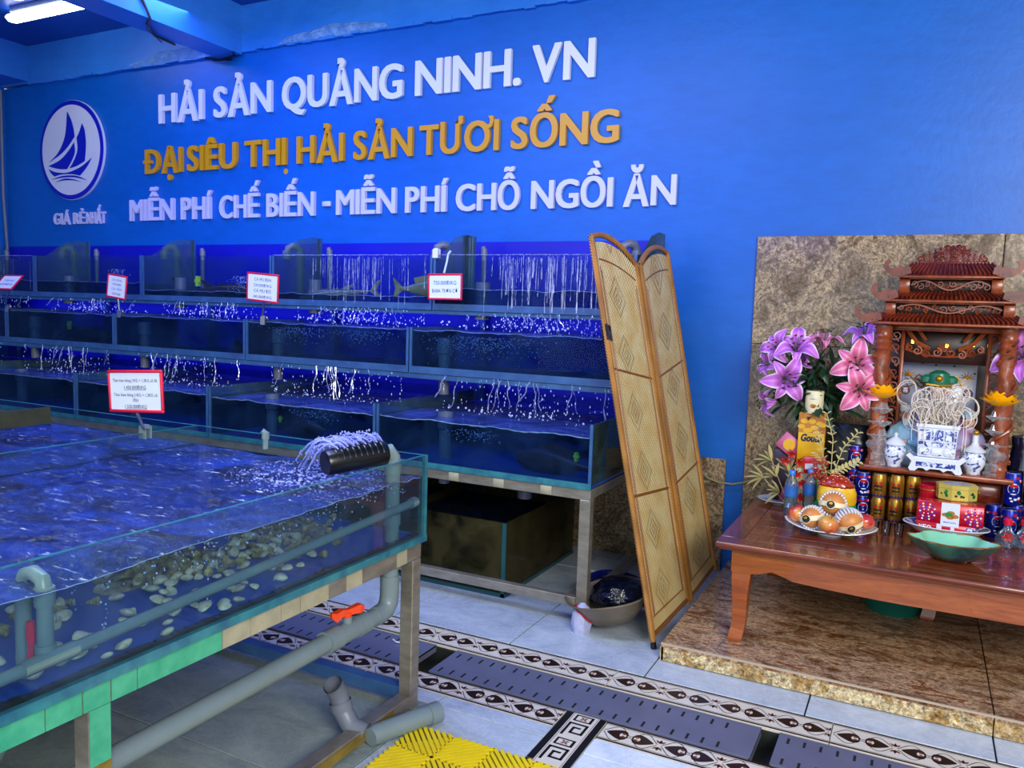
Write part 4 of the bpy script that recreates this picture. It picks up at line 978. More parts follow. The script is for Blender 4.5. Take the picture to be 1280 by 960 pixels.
# ---- yellow ribbed mat
MX0, MX1, MY0, MY1 = -1.508, -.60, 1.55, 2.322
r = thing('rubber_mat', 'bright yellow ribbed rubber mat on the tiles at the bottom edge', 'mat', (MX0, MY1, 0))
b = MB(); b.box(0, MY0-MY1, .001, MX1-MX0, 0, .003); b.obj('mat_base', m_yellow_d, r, smooth=False)
b = MB(); Wm, Hm = MX1-MX0, MY1-MY0
def seg(p, q, w, z0, z1):
    d = Vector((q[0]-p[0], q[1]-p[1])); 
    if d.length < .004: return
    n_ = Vector((-d.y, d.x)).normalized()*w/2
    a = [(p[0]+n_.x, p[1]+n_.y), (p[0]-n_.x, p[1]-n_.y), (q[0]-n_.x, q[1]-n_.y), (q[0]+n_.x, q[1]+n_.y)]
    vs = [(x, y, z0) for x, y in a]+[(x, y, z1) for x, y in a]; b.add(vs, [(0, 3, 2, 1), (4, 5, 6, 7), (0, 1, 5, 4), (1, 2, 6, 5), (2, 3, 7, 6), (3, 0, 4, 7)][1:])
T = .155
def clipseg(x0, y0, x1, y1, bx0, by0, bx1, by1):
    t0, t1 = 0, 1; dx, dy = x1-x0, y1-y0
    for p, q in ((-dx, x0-bx0), (dx, bx1-x0), (-dy, y0-by0), (dy, by1-y0)):
        if abs(p) < 1e-9:
            if q < 0: return None
        else:
            t = q/p
            if p < 0: t0 = max(t0, t)
            else: t1 = min(t1, t)
    if t0 >= t1: return None
    return (x0+dx*t0, y0+dy*t0, x0+dx*t1, y0+dy*t1)
for i in range(int(Wm/T)+1):
    for j in range(int(Hm/T)+1):
        bx0, by1 = i*T, -j*T; bx1, by0 = min(Wm, bx0+T), max(-Hm, by1-T); sg = 1 if (i+j) % 2 else -1
        for k in range(-14, 26):
            o = k*.0260
            s_ = clipseg(bx0+o-.3*1, by0-.3*sg if sg > 0 else by1+.3, bx0+o+.3, by0+.3 if sg > 0 else by1-.3, bx0, by0, bx1, by1)
            if s_: seg(s_[:2], s_[2:], .0125, .003, .012)
        for k in range(14):
            o = k*.0190; sg2 = -sg
            s_ = clipseg(bx0+o-.3, by0-.3 if sg2 > 0 else by1+.3, bx0+o+.3, by0+.3 if sg2 > 0 else by1-.3, bx0, by0, bx1, by1)
            if s_: seg(s_[:2], s_[2:], .003, .003, .0075)
b.obj('ribs', m_yellow, r, smooth=False, kind='stuff')
# ================================================================ FOLDING SCREEN
r = thing('folding_screen', 'two-panel woven bamboo folding screen leaning against the tanks', 'screen', (-.97, 3.41, 0)); RO = Vector((-.97, 3.41, 0))
def screen_panel(A0, A1, T0, T1, bulge, idx):
    A0, A1, T0, T1 = map(Vector, (A0, A1, T0, T1)); nrm = (A1-A0).cross(T0-A0).normalized(); nrm = -nrm if nrm.x < 0 else nrm
    Wd = (A1-A0).length; Hh = (T0-A0).length
    def top(s): return 1+bulge*math.sin(PI*min(1, max(0, s)))**.85+ (0)
    def P(s, t, d=0):
        tt = t*(top(s)) if t > .9 else t
        if t > .9: tt = .9+(t-.9)/.1*(top(s)-.9)
        return (A0.lerp(A1, s)*(1-tt)+T0.lerp(T1, s)*tt) + nrm*d - RO
    b = MB(); nx, ny = 10, 40
    b.grid(nx, ny, lambda u, v: P(.02+.96*u, .02+.965*v, .004)); n0 = len(b.v)
    b.grid(nx, ny, lambda u, v: P(.98-.96*u, .02+.965*v, -.004))
    me = b.mesh('woven_panel', m_weave); uv = me.uv_layers.new(name='UVMap')
    for lp in me.loops:
        vi = lp.vertex_index % n0; i = vi % (nx+1); j = vi//(nx+1); uu = (.02+.96*i/nx) if lp.vertex_index < n0 else (.98-.96*i/nx)
        uv.data[lp.index].uv = (uu*Wd, j/ny*Hh)
    link('woven_panel', me, r)
    def path(s0, t0, s1, t1, n=24): return [P(s0+(s1-s0)*k/n, t0+(t1-t0)*k/n) for k in range(n+1)]
    for s in (0.018, .982):
        b = MB(); b.tube(path(s, 0.0, s, 1.0, 40), .0145, 10); b.obj('stile', m_cane, r)
        b = MB(); ss = s+(.085 if s < .5 else -.085); b.tube(path(ss, .045, ss, .93, 30), .0065, 6); b.tube([Vector(p)+nrm*.004 for p in path(ss+(.02 if s < .5 else -.02), .05, ss+(.02 if s < .5 else -.02), .92, 30)], .004, 6); b.obj('inner_rail', m_cane_d, r)
    b = MB(); b.tube(path(0.018, 1, .982, 1, 26), .014, 10); b.obj('arched_top', m_cane, r)
    b = MB(); b.tube(path(.10, .945, .90, .945, 22), .0065, 6); b.obj('inner_arch', m_cane_d, r)
    for t in (.345, .665): b = MB(); b.tube(path(.07, t, .93, t, 4), .008, 8); b.obj('cross_rail', m_cane_d, r)
    b = MB(); b.tube(path(.02, .012, .98, .012, 6), .010, 8); b.tube(path(.08, .052, .92, .052, 6), .006, 8); b.obj('bottom_rail', m_cane_d, r)
    if idx == 0:
        b = MB(); b.tube([P(.018, .0), P(.018, .0)+Vector((.004, 0, -.03))], .0135, 10); b.obj('foot_cap', m_blackpl, r)
        b = MB(); q = [P(s_, t_, .016) for s_, t_ in ((-.015, .735), (.075, .735), (.075, .775), (-.015, .775))]; b.add(q, [(0, 1, 2, 3)]); q2 = [P(s_, t_, -.016) for s_, t_ in ((-.015, .735), (.075, .735), (.075, .775), (-.015, .775))]; b.add(q2, [(3, 2, 1, 0)]); b.add(q+q2, [(0, 4, 5, 1), (1, 5, 6, 2), (2, 6, 7, 3), (3, 7, 4, 0)]); b.obj('hinge_tape', m_bag, r, smooth=False)
screen_panel((-.982, 3.412, .032), (-.960, 3.940, .050), (-1.437, 3.61, 1.848), (-1.308, 3.925, 1.731), .035, 0)
screen_panel((-.955, 3.958, .052), (-.930, 4.375, .108), (-1.300, 3.945, 1.733), (-1.283, 4.375, 1.828), .035, 1)
# ================================================================ PRICE SIGNS
def price_sign(label, ctr, w, h, yaw, pitch, roll, lines, armpts, clipat, scale=1.0, white=False, clipm=None):
    M_ = Matrix.Translation(ctr) @ Euler((pitch, roll, yaw)).to_matrix().to_4x4()
    s = thing('price_sign', label, 'sign', ctr, rot=(pitch, roll, yaw), group='red framed price signs clipped to the tanks')
    b = MB(); t = .011*scale
    for (x0, z0, x1, z1) in ((-w/2, -h/2, w/2, -h/2+t), (-w/2, h/2-t, w/2, h/2), (-w/2, -h/2+t, -w/2+t, h/2-t), (w/2-t, -h/2+t, w/2, h/2-t)): b.rbox(x0, -.006, z0, x1, .006, z1, .003)
    b.obj('red_frame', m_red, s)
    b = MB(); b.box(-w/2+t, -.002, -h/2+t, w/2-t, .003, h/2-t); b.obj('paper', m_paper, s, smooth=False)
    for i, (tx, cz, ww, chh) in enumerate(lines):
        b = MB(); b.text(tx, lambda p: (p[0]-ww*w/2, -.0028, p[1]+cz*h), ww*w, chh*h, 0)
        if tx.startswith('1.') : b.box(-ww*w/2, -.0028, cz*h-.02*h, ww*w/2, -.0026, cz*h-.012*h)
        b.obj('print', m_ink, s, smooth=False)
    inv = M_.inverted(); L = lambda p: tuple(inv @ Vector(p))
    b = MB(); b.tube([L(p) for p in armpts], .006*scale, 8); b.obj('arm', m_silver if not white else m_lightfix, s)
    b = MB(); x, y, z = clipat
    for q in ((x-.018, y-.016, z-.02, x+.018, y-.009, z+.03), (x-.018, y+.009, z-.02, x+.018, y+.016, z+.03), (x-.014, y-.010, z+.02, x+.014, y+.010, z+.036)):
        b.box(*q); k = len(b.v)-8
        for i in range(k, len(b.v)): b.v[i] = L(b.v[i])
    b.obj('clip', clipm or m_silver, s, smooth=False); return s
price_sign('largest red framed price sign standing on the glass divider of the front tank', (-2.715, 2.12, 1.133), .288, .166, .06, 0, -.06,
    [('Tôm hùm bông (1KG = 1,2KG cả đá', .22, .82, .075), ('1.450.000Đ/KG', .05, .40, .085), ('Tôm hùm bông (1KG = 1,3KG cả', -.12, .80, .075), ('đá)', -.24, .10, .075), ('1.520.000Đ/KG', -.40, .40, .085)],
    [(-2.715, 2.125, 1.05), (-2.72, 2.15, 1.0), (-2.738, 2.18, .97)], (-2.75, 2.19, .955), clipm=m_pvc_g)
price_sign('red framed price sign with four lines on the middle row rim', (-3.63, 3.74, 1.58), .235, .175, .12, .05, .07,
    [('CÁ MÚ ĐEN', .22, .52, .11), ('230.000Đ/KG', .02, .56, .10), ('CÁ MÚ ĐỎ', -.18, .54, .11), ('345.000Đ/KG', -.38, .58, .10)],
    [(-3.63, 3.75, 1.49), (-3.66, 3.78, 1.46), (-3.68, 3.79, 1.41)], (-3.68, 3.805, 1.37))
price_sign('red framed price sign hanging from a white clip before the top row', (-2.455, 3.96, 1.612), .225, .15, .03, 0, -.012,
    [('750.000Đ/KG', .08, .66, .15), ('BABA TRƠN CỠ', -.22, .74, .14)],
    [(-2.47, 3.97, 1.69), (-2.47, 4.0, 1.76), (-2.47, 4.01, 1.80), (-2.46, 4.02, 1.82)], (-2.565, 4.035, 1.80), white=True, clipm=m_white)
price_sign('slightly tilted narrow red framed price sign in the top row, second from the left', (-5.02, 3.78, 1.565), .175, .165, .12, 0, .12,
    [('CÁ LĂNG', .22, .5, .10), ('150.000', .04, .44, .10), ('CÁ TẦM', -.16, .5, .10), ('250.000', -.36, .44, .10)],
    [(-5.02, 3.79, 1.48), (-5.02, 3.80, 1.38)], (-5.02, 3.805, 1.37))
price_sign('steeply tilted red framed price sign at the far left end', (-6.13, 3.70, 1.575), .20, .15, .1, -.75, .0,
    [('TÔM SÚ', .05, .5, .13), ('450.000Đ/KG', -.2, .66, .12)],
    [(-6.15, 3.72, 1.52), (-6.22, 3.74, 1.46), (-6.30, 3.78, 1.39)], (-6.31, 3.805, 1.37))
# ================================================================ WALL LETTERS AND LOGO
YL = YW-.001
def word_letters(word, x0, x1, z, cap, mat, desc, line, dep=.022, bold=.032, skew=0, group=None):
    n = len(word); ws = []; gl = []
    for ch in word:
        vs, fs, bb = glyphs({'Ị': 'I', 'Đ': 'D', 'Ơ': 'O'}.get(ch, ch), bold if ch in 'AẢẠÁẤĂ' else 0, 4, True); gl.append((vs, fs, bb)); ws.append(bb[1]-bb[0]+(0 if ch in 'AẢẠÁẤĂ' else 2*bold)+(.06 if ch in 'ĐƠ' else 0))
    gap = .045; tot = sum(ws)+gap*(n-1); k = (x1-x0)/tot; kz = cap/(.682+bold); x = x0
    for i, ch in enumerate(word):
        vs, fs, bb = gl[i]; b = MB(); o0 = .06 if ch == 'Đ' else 0
        for qi, (sx_, sy_) in enumerate(((0, 0), (-bold*.5, 0), (bold*.5, 0), (-bold, 0), (bold, 0), (0, bold*.5), (0, -bold*.5), (-bold*.8, bold*.45), (bold*.8, bold*.45), (-bold*.8, -bold*.45), (bold*.8, -bold*.45))):
            if ch in 'AẢẠÁẤĂ':
                if qi == 0: b.add([((p[0]-bb[0])*k, -dep*(.5+p[2]), (p[1]+bold*.5)*kz) for p in vs], fs); w_ = (bb[1]-bb[0])*k; b.prism([(w_*.24, .165*kz), (w_*.76, .165*kz), (w_*.71, .285*kz), (w_*.29, .285*kz)], -dep-.001, -.001)
                continue
            b.add([((p[0]-bb[0]+bold+sx_+o0)*k, -dep*(.5+p[2])-qi*.0004, (p[1]+sy_+bold*.5)*kz) for p in vs], fs)
        if ch == 'Đ': b.box(0, -dep-.0062, .30*kz, .36*k, 0, .40*kz)
        if ch == 'Ơ': w_ = (ws[i]-.06)*k; b.prism([(w_*.80, .60*kz), (w_*.97, .62*kz), (w_*.99, .72*kz), (w_*.92, .80*kz), (w_*1.10, .80*kz), (w_*1.13, .68*kz), (w_*1.06, .56*kz), (w_*.90, .50*kz)], -dep-.005, 0)
        if ch == 'Ị': b.lathe([(.075*kz, -dep), (.075*kz, 0)], n=18, mat=Matrix.Translation((ws[i]*k/2, 0, -.16*kz)) @ Matrix.Rotation(-PI/2, 4, 'X') @ Matrix.Scale(-1, 4, (0, 0, 1)))
        o = b.obj('sign_letter', mat, smooth=False); o.location = (x, YL, z)
        nm = {'.': 'full stop', '-': 'dash'}.get(ch, 'letter '+ch)
        if ch in '.-': lab = 'raised %s %s in the %s' % (desc, nm, line)
        else: lab = 'raised %s %s, %s in %s, %s' % (desc, nm, ORD[i]+' letter' if n > 1 else 'only letter', word, line)
        tag(o, lab, 'letter', group); x += (ws[i]+gap)*k
R1 = [('HẢI', -5.70, -5.19), ('SẢN', -5.08, -4.475), ('QUẢNG', -4.375, -3.29), ('NINH.', -3.19, -2.385), ('VN', -2.31, -1.885)]
for w, a, q in R1: word_letters(w, a, q, 2.914, .232, m_white, 'white', 'top wall line', group='white letters of the top wall line')
for w, a, q in (('ĐẠI', -5.885, -5.43), ('SIÊU', -5.376, -4.83), ('THỊ', -4.75, -4.33), ('HẢI', -4.23, -3.79), ('SẢN', -3.705, -3.20), ('TƯƠI', -3.145, -2.53), ('SỐNG', -2.445, -1.712)):
    word_letters(w, a, q, 2.517, .198, m_gold, 'golden', 'middle wall line', group='golden letters of the middle wall line')
for w, a, q in (('MIỄN', -6.065, -5.53), ('PHÍ', -5.45, -5.10), ('CHẾ', -5.02, -4.60), ('BIẾN', -4.525, -4.055), ('MIỄN', -3.855, -3.33), ('PHÍ', -3.253, -2.905), ('CHỖ', -2.845, -2.368), ('NGỒI', -2.287, -1.735), ('ĂN', -1.67, -1.343)):
    word_letters(w, a, q, 2.135, .176, m_lilac, 'pale', 'bottom wall line'+(' left half' if q < -4 else ' right half'), group='pale letters of the bottom wall line')
b = MB(); b.rbox(0, -.022, 0, .072, 0, .036, .002); o = b.obj('sign_dash', m_lilac); o.location = (-3.985, YL, 2.20); tag(o, 'raised pale dash between the halves of the bottom wall line', 'letter', 'pale letters of the bottom wall line')
for w, a, q in (('GIÁ', -7.095, -6.865), ('RẺ', -6.82, -6.665), ('NHẤT', -6.642, -6.387)):
    word_letters(w, a, q, 2.126, .10, m_lilac, 'small white', 'caption under logo', dep=.014, group='small white letters under the boat logo')
LC = Vector((-6.817, YL, 2.768)); LA, LB = .435, .432
r = thing('boat_logo', 'oval white logo plate with a blue ring and sailing boat', 'logo', LC)
def ell(a, bb_, n=64): return [(a*math.cos(2*PI*k/n), bb_*math.sin(2*PI*k/n)) for k in range(n)]
b = MB(); b.prism(ell(LA, LB), -.020, 0, lambda p: p); b.obj('plate_edge', m_white, r, smooth=False)
b = MB(); b.prism(ell(LA-.004, LB-.004), -.026, -.018); b.obj('blue_ring', m_navy, r, smooth=False)
b = MB(); b.prism(ell(LA-.042, LB-.042), -.030, -.024); b.obj('white_field', m_white, r, smooth=False)
def LP(px, py):   # logo drawing units: crop pixels around the centre (281, 425)
    return ((px-281)/211*LA, -(py-425)/345*LB*1.0)
def curve(pts, n=8):
    out = []
    for i in range(len(pts)-1):
        p0 = pts[max(0, i-1)]; p1 = pts[i]; p2 = pts[i+1]; p3 = pts[min(len(pts)-1, i+2)]
        for k in range(n):
            t = k/n; out.append(tuple(.5*((2*p1[j])+(-p0[j]+p2[j])*t+(2*p0[j]-5*p1[j]+4*p2[j]-p3[j])*t*t+(-p0[j]+3*p1[j]-3*p2[j]+p3[j])*t**3) for j in (0, 1)))
    return out+[pts[-1]]
shapes = [[curve([(266, 158), (290, 215), (305, 275), (312, 335)]), curve([(312, 335), (270, 395), (215, 450), (140, 497)]), curve([(140, 497), (205, 430), (250, 320), (266, 158)])],
          [curve([(362, 252), (378, 300), (385, 400), (376, 508)]), curve([(376, 508), (330, 535), (300, 545), (276, 550)]), curve([(276, 550), (305, 500), (330, 430), (326, 345)]), curve([(326, 345), (345, 305), (362, 252)])],
          [curve([(308, 375), (312, 440), (290, 500), (258, 555)]), curve([(258, 555), (215, 552), (170, 540), (134, 524)]), curve([(134, 524), (210, 490), (262, 440), (308, 375)])],
          [curve([(134, 546), (180, 570), (250, 580), (300, 568), (360, 540), (420, 492)]), curve([(420, 492), (395, 540), (370, 575), (342, 606)]), curve([(342, 606), (290, 592), (220, 590), (172, 600)]), curve([(172, 600), (150, 575), (134, 546)])],
          [curve([(148, 622), (230, 600), (320, 606), (388, 640)]), curve([(388, 640), (310, 616), (230, 612), (148, 622)])],
          [curve([(180, 640), (240, 620), (300, 628), (352, 650)]), curve([(352, 650), (300, 636), (240, 632), (180, 640)])]]
for nm, sh in zip(('tall_sail', 'right_sail', 'low_sail', 'hull', 'wave', 'wave'), shapes):
    poly = []
    for cv in sh: poly += [LP(*p) for p in cv[:-1]]
    b = MB(); b.prism(poly, -.034, -.029); b.obj(nm, m_navy, r, smooth=False)
b = MB(); b.tube([(-1.092, 4.62, .60), (-1.06, 4.66, .553), (-1.0, 4.68, .530), (-.92, 4.68, .530), (-.85, 4.68, .55), (-.78, 4.66, .585)], .006, 6)
tag(b.obj('yellow_cord', m_rope), 'yellowed cord sagging across the blue strip between the granite slabs', 'cord')
# ================================================================ ALTAR TABLE
TZ = .53
r = thing('altar_table', 'low varnished reddish brown wooden table on the granite platform', 'table', (-.737, 3.44, PZ))
def tb(x, y, z): return (x+.737, y-3.44, z-PZ)
def tpart(name, m, x0, y0, z0, x1, y1, z1, bev=.003):
    b = MB(); b.rbox(*tb(x0, y0, z0), *tb(x1, y1, z1), bev); return b.obj(name, m, r)
TX1, TY1 = 1.10, 4.60
tpart('front_rail', m_wood, -.737, 3.44, TZ-.024, TX1, 3.545, TZ, .006); tpart('rear_rail', m_wood, -.737, 4.50, TZ-.024, TX1, TY1, TZ, .006)
tpart('side_rail', m_wood_y, -.737, 3.546, TZ-.024, -.635, 4.499, TZ, .006); tpart('side_rail', m_wood_y, TX1-.10, 3.546, TZ-.024, TX1, 4.499, TZ, .006)
for k in range(7): tpart('top_plank', m_wood, -.634, 3.546+.1361*k, TZ-.020, TX1-.101, 3.546+.1361*(k+1)-.0008, TZ-.0005, .001)
tpart('top_molding', m_wood_l, -.72, 3.456, TZ-.034, TX1-.02, 4.58, TZ-.024, .004)
def apron(L, amp):
    poly = [(0, TZ-.034), (0, .395)]
    for i in range(1, 40):
        q = i/40*L; d = min(q, L-q); z = .395
        if d > .10: z += .024*math.exp(-((d-.175)/.045)**2)*1.0
        if d > .2: z -= .018*math.sin(min(1, (d-.2)/.5)*PI/2)
        poly.append((q, z))
    poly += [(L, .395), (L, TZ-.034)]; return poly
b = MB(); b.prism(apron(1.70, 1), 3.492, 3.515, lambda p: tb(-.672+p[0], p[1], p[2])); b.obj('front_apron', m_wood_l, r, smooth=False)
b = MB(); b.prism(apron(1.06, 1), 0, .022, lambda p: tb(-.672+p[1], 3.515+p[0]*.98, p[2])); b.obj('side_apron', m_wood_l, r, smooth=False)
def tleg(x, y, sx, sy):
    prof = [(.395, .080, 0), (.36, .076, .0), (.30, .066, -.004), (.24, .060, -.008), (.18, .057, -.010), (.13, .058, -.004), (.105, .060, .002), (.09, .056, .004), (PZ, .050, .002)]
    b = MB(); vs = []
    for z, w, o in prof:
        ox, oy = -sx*o, -sy*o
        for (a, c_) in ((0, 0), (1, 0), (1, 1), (0, 1)): vs.append(tb(x+sx*(-w*.0+a*w)+ox, y+sy*(c_*w)+oy, z))
    fs = []
    for i in range(len(prof)-1):
        for k in range(4):
            q = (k+1) % 4; f = (i*4+k, i*4+q, (i+1)*4+q, (i+1)*4+k); fs.append(f if sx*sy < 0 else f[::-1])
    fs.append((0, 3, 2, 1) if sx*sy < 0 else (0, 1, 2, 3)); e = len(vs)-4; fs.append((e, e+1, e+2, e+3)); b.add(vs, fs); return b.obj('leg', m_wood_l, r, ang=25)
tleg(-.668, 3.494, 1, 1); tleg(1.03, 3.494, -1, 1); tleg(-.668, 4.56, 1, -1); tleg(1.03, 4.56, -1, -1); tleg(.085, 4.23, 1, 1)
r = thing('plastic_tub', 'teal plastic tub on the granite under the altar table', 'tub', (-.04, 4.32, PZ))
b = MB(); b.lathe([(.12, 0), (.155, .105), (.168, .107), (.168, .115), (.150, .115), (.118, .006), (.002, .006)], n=32); b.obj('tub_body', m_tealpl, r)
# ================================================================ WOODEN SHRINE
SX, SZ = .095, .800
r = thing('altar_shrine', 'carved rosewood shrine with three stepped tiled roofs on the table', 'shrine', (SX, 4.5, TZ)); SH = r
def sh(x, y, z): return (x-SX, y-4.5, z-TZ)
def sp(name, m, x0, y0, z0, x1, y1, z1, bev=.003, parent=None):
    b = MB(); b.rbox(*sh(x0, y0, z0), *sh(x1, y1, z1), bev); return b.obj(name, m, parent or r)
sp('base_cabinet', m_wood_s, -.20, 4.33, TZ, .385, 4.66, SZ-.026)
for k in range(3):
    d = sp('drawer', m_wood_s, -.17+.185*k, 4.318, SZ-.135, .0+.185*k, 4.331, SZ-.045, .003); b = MB(); b.ball(sh(-.085+.185*k, 4.310, SZ-.09), .008, 8); b.obj('knob', m_goldm, d)
sp('base_molding', m_wood_s2, -.21, 4.322, TZ, .395, 4.333, TZ+.03)
sp('shelf', m_wood_s2, -.235, 4.235, SZ-.025, .415, 4.67, SZ, .005)
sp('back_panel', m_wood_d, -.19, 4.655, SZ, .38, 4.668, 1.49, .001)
def column(x):
    b = MB(); prof = []
    for z, rr in ((0, .045), (.02, .045), (.025, .038), (.04, .034)): prof.append((rr, z))
    for i in range(36):
        z = .05+i*.0138; prof.append((.033, z))
    for z, rr in ((.555, .034), (.565, .042), (.58, .034), (.595, .040), (.61, .033), (.625, .041), (.64, .034), (.655, .038), (.67, .040), (.678, .040)): prof.append((rr, z))
    b.lathe(prof, sh(x, 4.30, SZ), 20, mod=lambda t, z: 1+(.16*max(0, math.sin(2*t+z*26))+.10*mnoise.noise(Vector((math.cos(t)*2.5, math.sin(t)*2.5, z*34))) if .05 < z < .55 else 0)); b.obj('carved_column', m_wood_s2, r)
    b = MB(); pts = [sh(x+(.038)*math.cos(a), 4.30+(.038)*math.sin(a), SZ+.06+.47*a/(2*PI*2.6)) for a in [k/60*2*PI*2.6 for k in range(61)]]; b.tube(pts, [.009+.003*math.sin(k*1.3) for k in range(61)], 7); b.obj('dragon_coil', m_wood_s2, r)
column(-.168); column(.352)
def scroll(b, cx, cz, R, turns, flip, y, w=.004, a0=0):
    pts = []
    for k in range(22):
        q = k/21; a = a0+flip*q*turns*2*PI; rr = R*(1-.82*q); pts.append(sh(cx+rr*math.cos(a), y, cz+rr*math.sin(a)))
    b.tube(pts, [w*(1.2-.5*k/21) for k in range(22)], 5)
for x in (-.095, .275): sp('inner_post', m_wood_s2, x, 4.40, SZ, x+.018, 4.42, 1.47)
sp('header_rail', m_wood_s2, -.13, 4.33, 1.455, .32, 4.36, 1.485)
# fretwork between columns and inner posts, arched panel in the middle
for s_, xa in ((1, -.117), (-1, .305)):
    b = MB(); random.seed(5)
    for j in range(9):
        z = 1.43-j*.062; scroll(b, xa, z, .024, 1.3, s_*(-1)**j, 4.405, .0045, rnd(0, 6)); b.tube([sh(xa-s_*.022, 4.405, z+.02), sh(xa+s_*.012, 4.405, z-.03)], .004, 5)
    b.obj('fretwork', m_wood_s2, r)
b = MB()
for s_ in (-1, 1):
    cx = .095
    b.tube([sh(cx+s_*.165, 4.39, 1.46), sh(cx+s_*.12, 4.39, 1.40), sh(cx+s_*.06, 4.39, 1.37)], .011, 6); b.tube([sh(cx+s_*.12, 4.39, 1.465), sh(cx+s_*.08, 4.39, 1.41)], .009, 6)
    for (dx, dz, R, f) in ((.03, .0, .022, 1), (.075, -.008, .020, -1), (.115, .004, .022, 1), (.15, .02, .016, -1)): scroll(b, cx+s_*dx, 1.355+dz, R, 1.4, s_*f, 4.388, .005, PI/2)
    b.tube([sh(cx+s_*q*.17, 4.39, 1.335+.03*q*q-.0*q) for q in [k/12 for k in range(13)]], .005, 6)
for a in range(-4, 5): t = a*.36; b.tube([sh(.095, 4.387, 1.36), sh(.095+.035*math.sin(t), 4.387, 1.36+.04*math.cos(t))], [.002, .005], 5)
b.obj('arched_carving', m_wood_s2, r)
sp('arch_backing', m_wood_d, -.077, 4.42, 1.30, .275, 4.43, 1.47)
m_led = flat('small_yellow_lamp', '#ffe060', .4, emit='#ffd84a', estr=3)
for (x, z, w) in ((-.043, 1.402, .012), (.215, 1.398, .012), (.262, 1.395, .036), (.105, 1.388, .012)):
    b = MB(); b.rbox(*sh(x-w/2, 4.384 if w < .03 else 4.43, z-.009), *sh(x+w/2, 4.392 if w < .03 else 4.436, z+.009), .001); b.obj('altar_lamp', m_led, r)
# roofs
def roof(zl, zt, hw, yf, tiles_n, tipk=1.0):
    x0, x1 = SX-hw, SX+hw
    e = sp('eave_board', m_wood_s2, x0, yf, zl, x1, 4.67, zl+.012)
    b = MB(); yb = yf+.075; ins = .045
    vs = [sh(x0, yf+.003, zl+.012), sh(x1, yf+.003, zl+.012), sh(x1-ins, yb, zt), sh(x0+ins, yb, zt), sh(x0, 4.67, zl+.012), sh(x1, 4.67, zl+.012), sh(x1-ins, 4.64, zt), sh(x0+ins, 4.64, zt)]
    b.add(vs, [(0, 1, 2, 3), (1, 5, 6, 2), (4, 0, 3, 7), (3, 2, 6, 7), (5, 4, 7, 6), (0, 4, 5, 1)]); b.obj('roof_slope', m_wood_s, r, smooth=False)
    for k in range(tiles_n):
        u = (k+.5)/tiles_n; xa = x0+(x1-x0)*u; xb = x0+ins+(x1-x0-2*ins)*u; b = MB(); w = (x1-x0)/tiles_n*.30
        b.tube([sh(xa, yf-.002, zl+.016), sh(xa, yf+.006, zl+.024), sh(xb, yb, zt+.003)], [w, w, w*.8], 6); b.obj('roof_tile', m_wood_s, r)
    for s_ in (-1, 1):
        tip = [(0, 0), (.03, .004), (.055, .020), (.066, .042), (.062, .062), (.048, .072), (.036, .064), (.045, .056), (.047, .044), (.036, .034), (.016, .038), (.004, .050), (-.010, .040), (-.02, .048), (-.035, .04), (-.04, .016)]
        tp = [(SX+s_*(hw+p[0]*tipk-.005), zl+.004+p[1]*tipk) for p in tip]
        if s_ < 0: tp = tp
        b = MB(); b.prism(tp, yf-.004, yf+.012, lambda p: sh(*p)); b.obj('upturned_corner', m_wood_s, r, smooth=False)
def pierced(z0, z1, hw, y, seed):
    sp('corner_block', m_wood_s2, SX-hw, y, z0, SX-hw+.045, y+.03, z1, .002); sp('corner_block', m_wood_s2, SX+hw-.045, y, z0, SX+hw, y+.03, z1, .002)
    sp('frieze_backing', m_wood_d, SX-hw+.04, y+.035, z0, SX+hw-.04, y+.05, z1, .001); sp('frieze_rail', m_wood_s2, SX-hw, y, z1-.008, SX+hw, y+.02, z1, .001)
    b = MB(); random.seed(seed); n = 9; W2 = hw-.05; zc = (z0+z1)/2
    pts = [sh(SX-W2+2*W2*k/50, y+.012, zc+(z1-z0)*.30*math.sin(k/50*PI*3)) for k in range(51)]; b.tube(pts, .005, 5)
    for j in range(12):
        x = SX-W2+2*W2*(j+.5)/12; scroll(b, x, zc+(z1-z0)*.1*(-1)**j, .012+rnd(0, .006), 1.2, (-1)**j, y+.012, .003, rnd(0, 6))
    b.obj('pierced_frieze', m_wood_s2, r)
roof(1.483, 1.535, .325, 4.20, 34, 1.15)
pierced(1.530, 1.592, .265, 4.25, 3)
roof(1.590, 1.640, .262, 4.225, 28, 1.15)
pierced(1.636, 1.706, .212, 4.28, 6)
roof(1.703, 1.775, .215, 4.245, 24, 1.15)
# crest
b = MB(); random.seed(2)
base = sp('ridge_board', m_wood_s, SX-.155, 4.35, 1.773, SX+.155, 4.38, 1.787)
for j in range(-6, 7):
    h = .066*math.cos(j/6*PI/2*.92)+.008
    for q in range(max(1, int(h/.016))):
        scroll(b, SX+j*.0225+rnd(-.003, .003), 1.788+q*.0165+.010, .0150, 1.2, (-1)**(j+q), 4.362, .0044, rnd(0, 6))
    if abs(j) < 6: b.tube([sh(SX+j*.0225, 4.362, 1.785), sh(SX+j*.0235, 4.362, 1.785+h), sh(SX+j*.026, 4.362, 1.79+h)], [.005, .005, .002], 5)
b.obj('ridge_crest', m_wood_s, r)
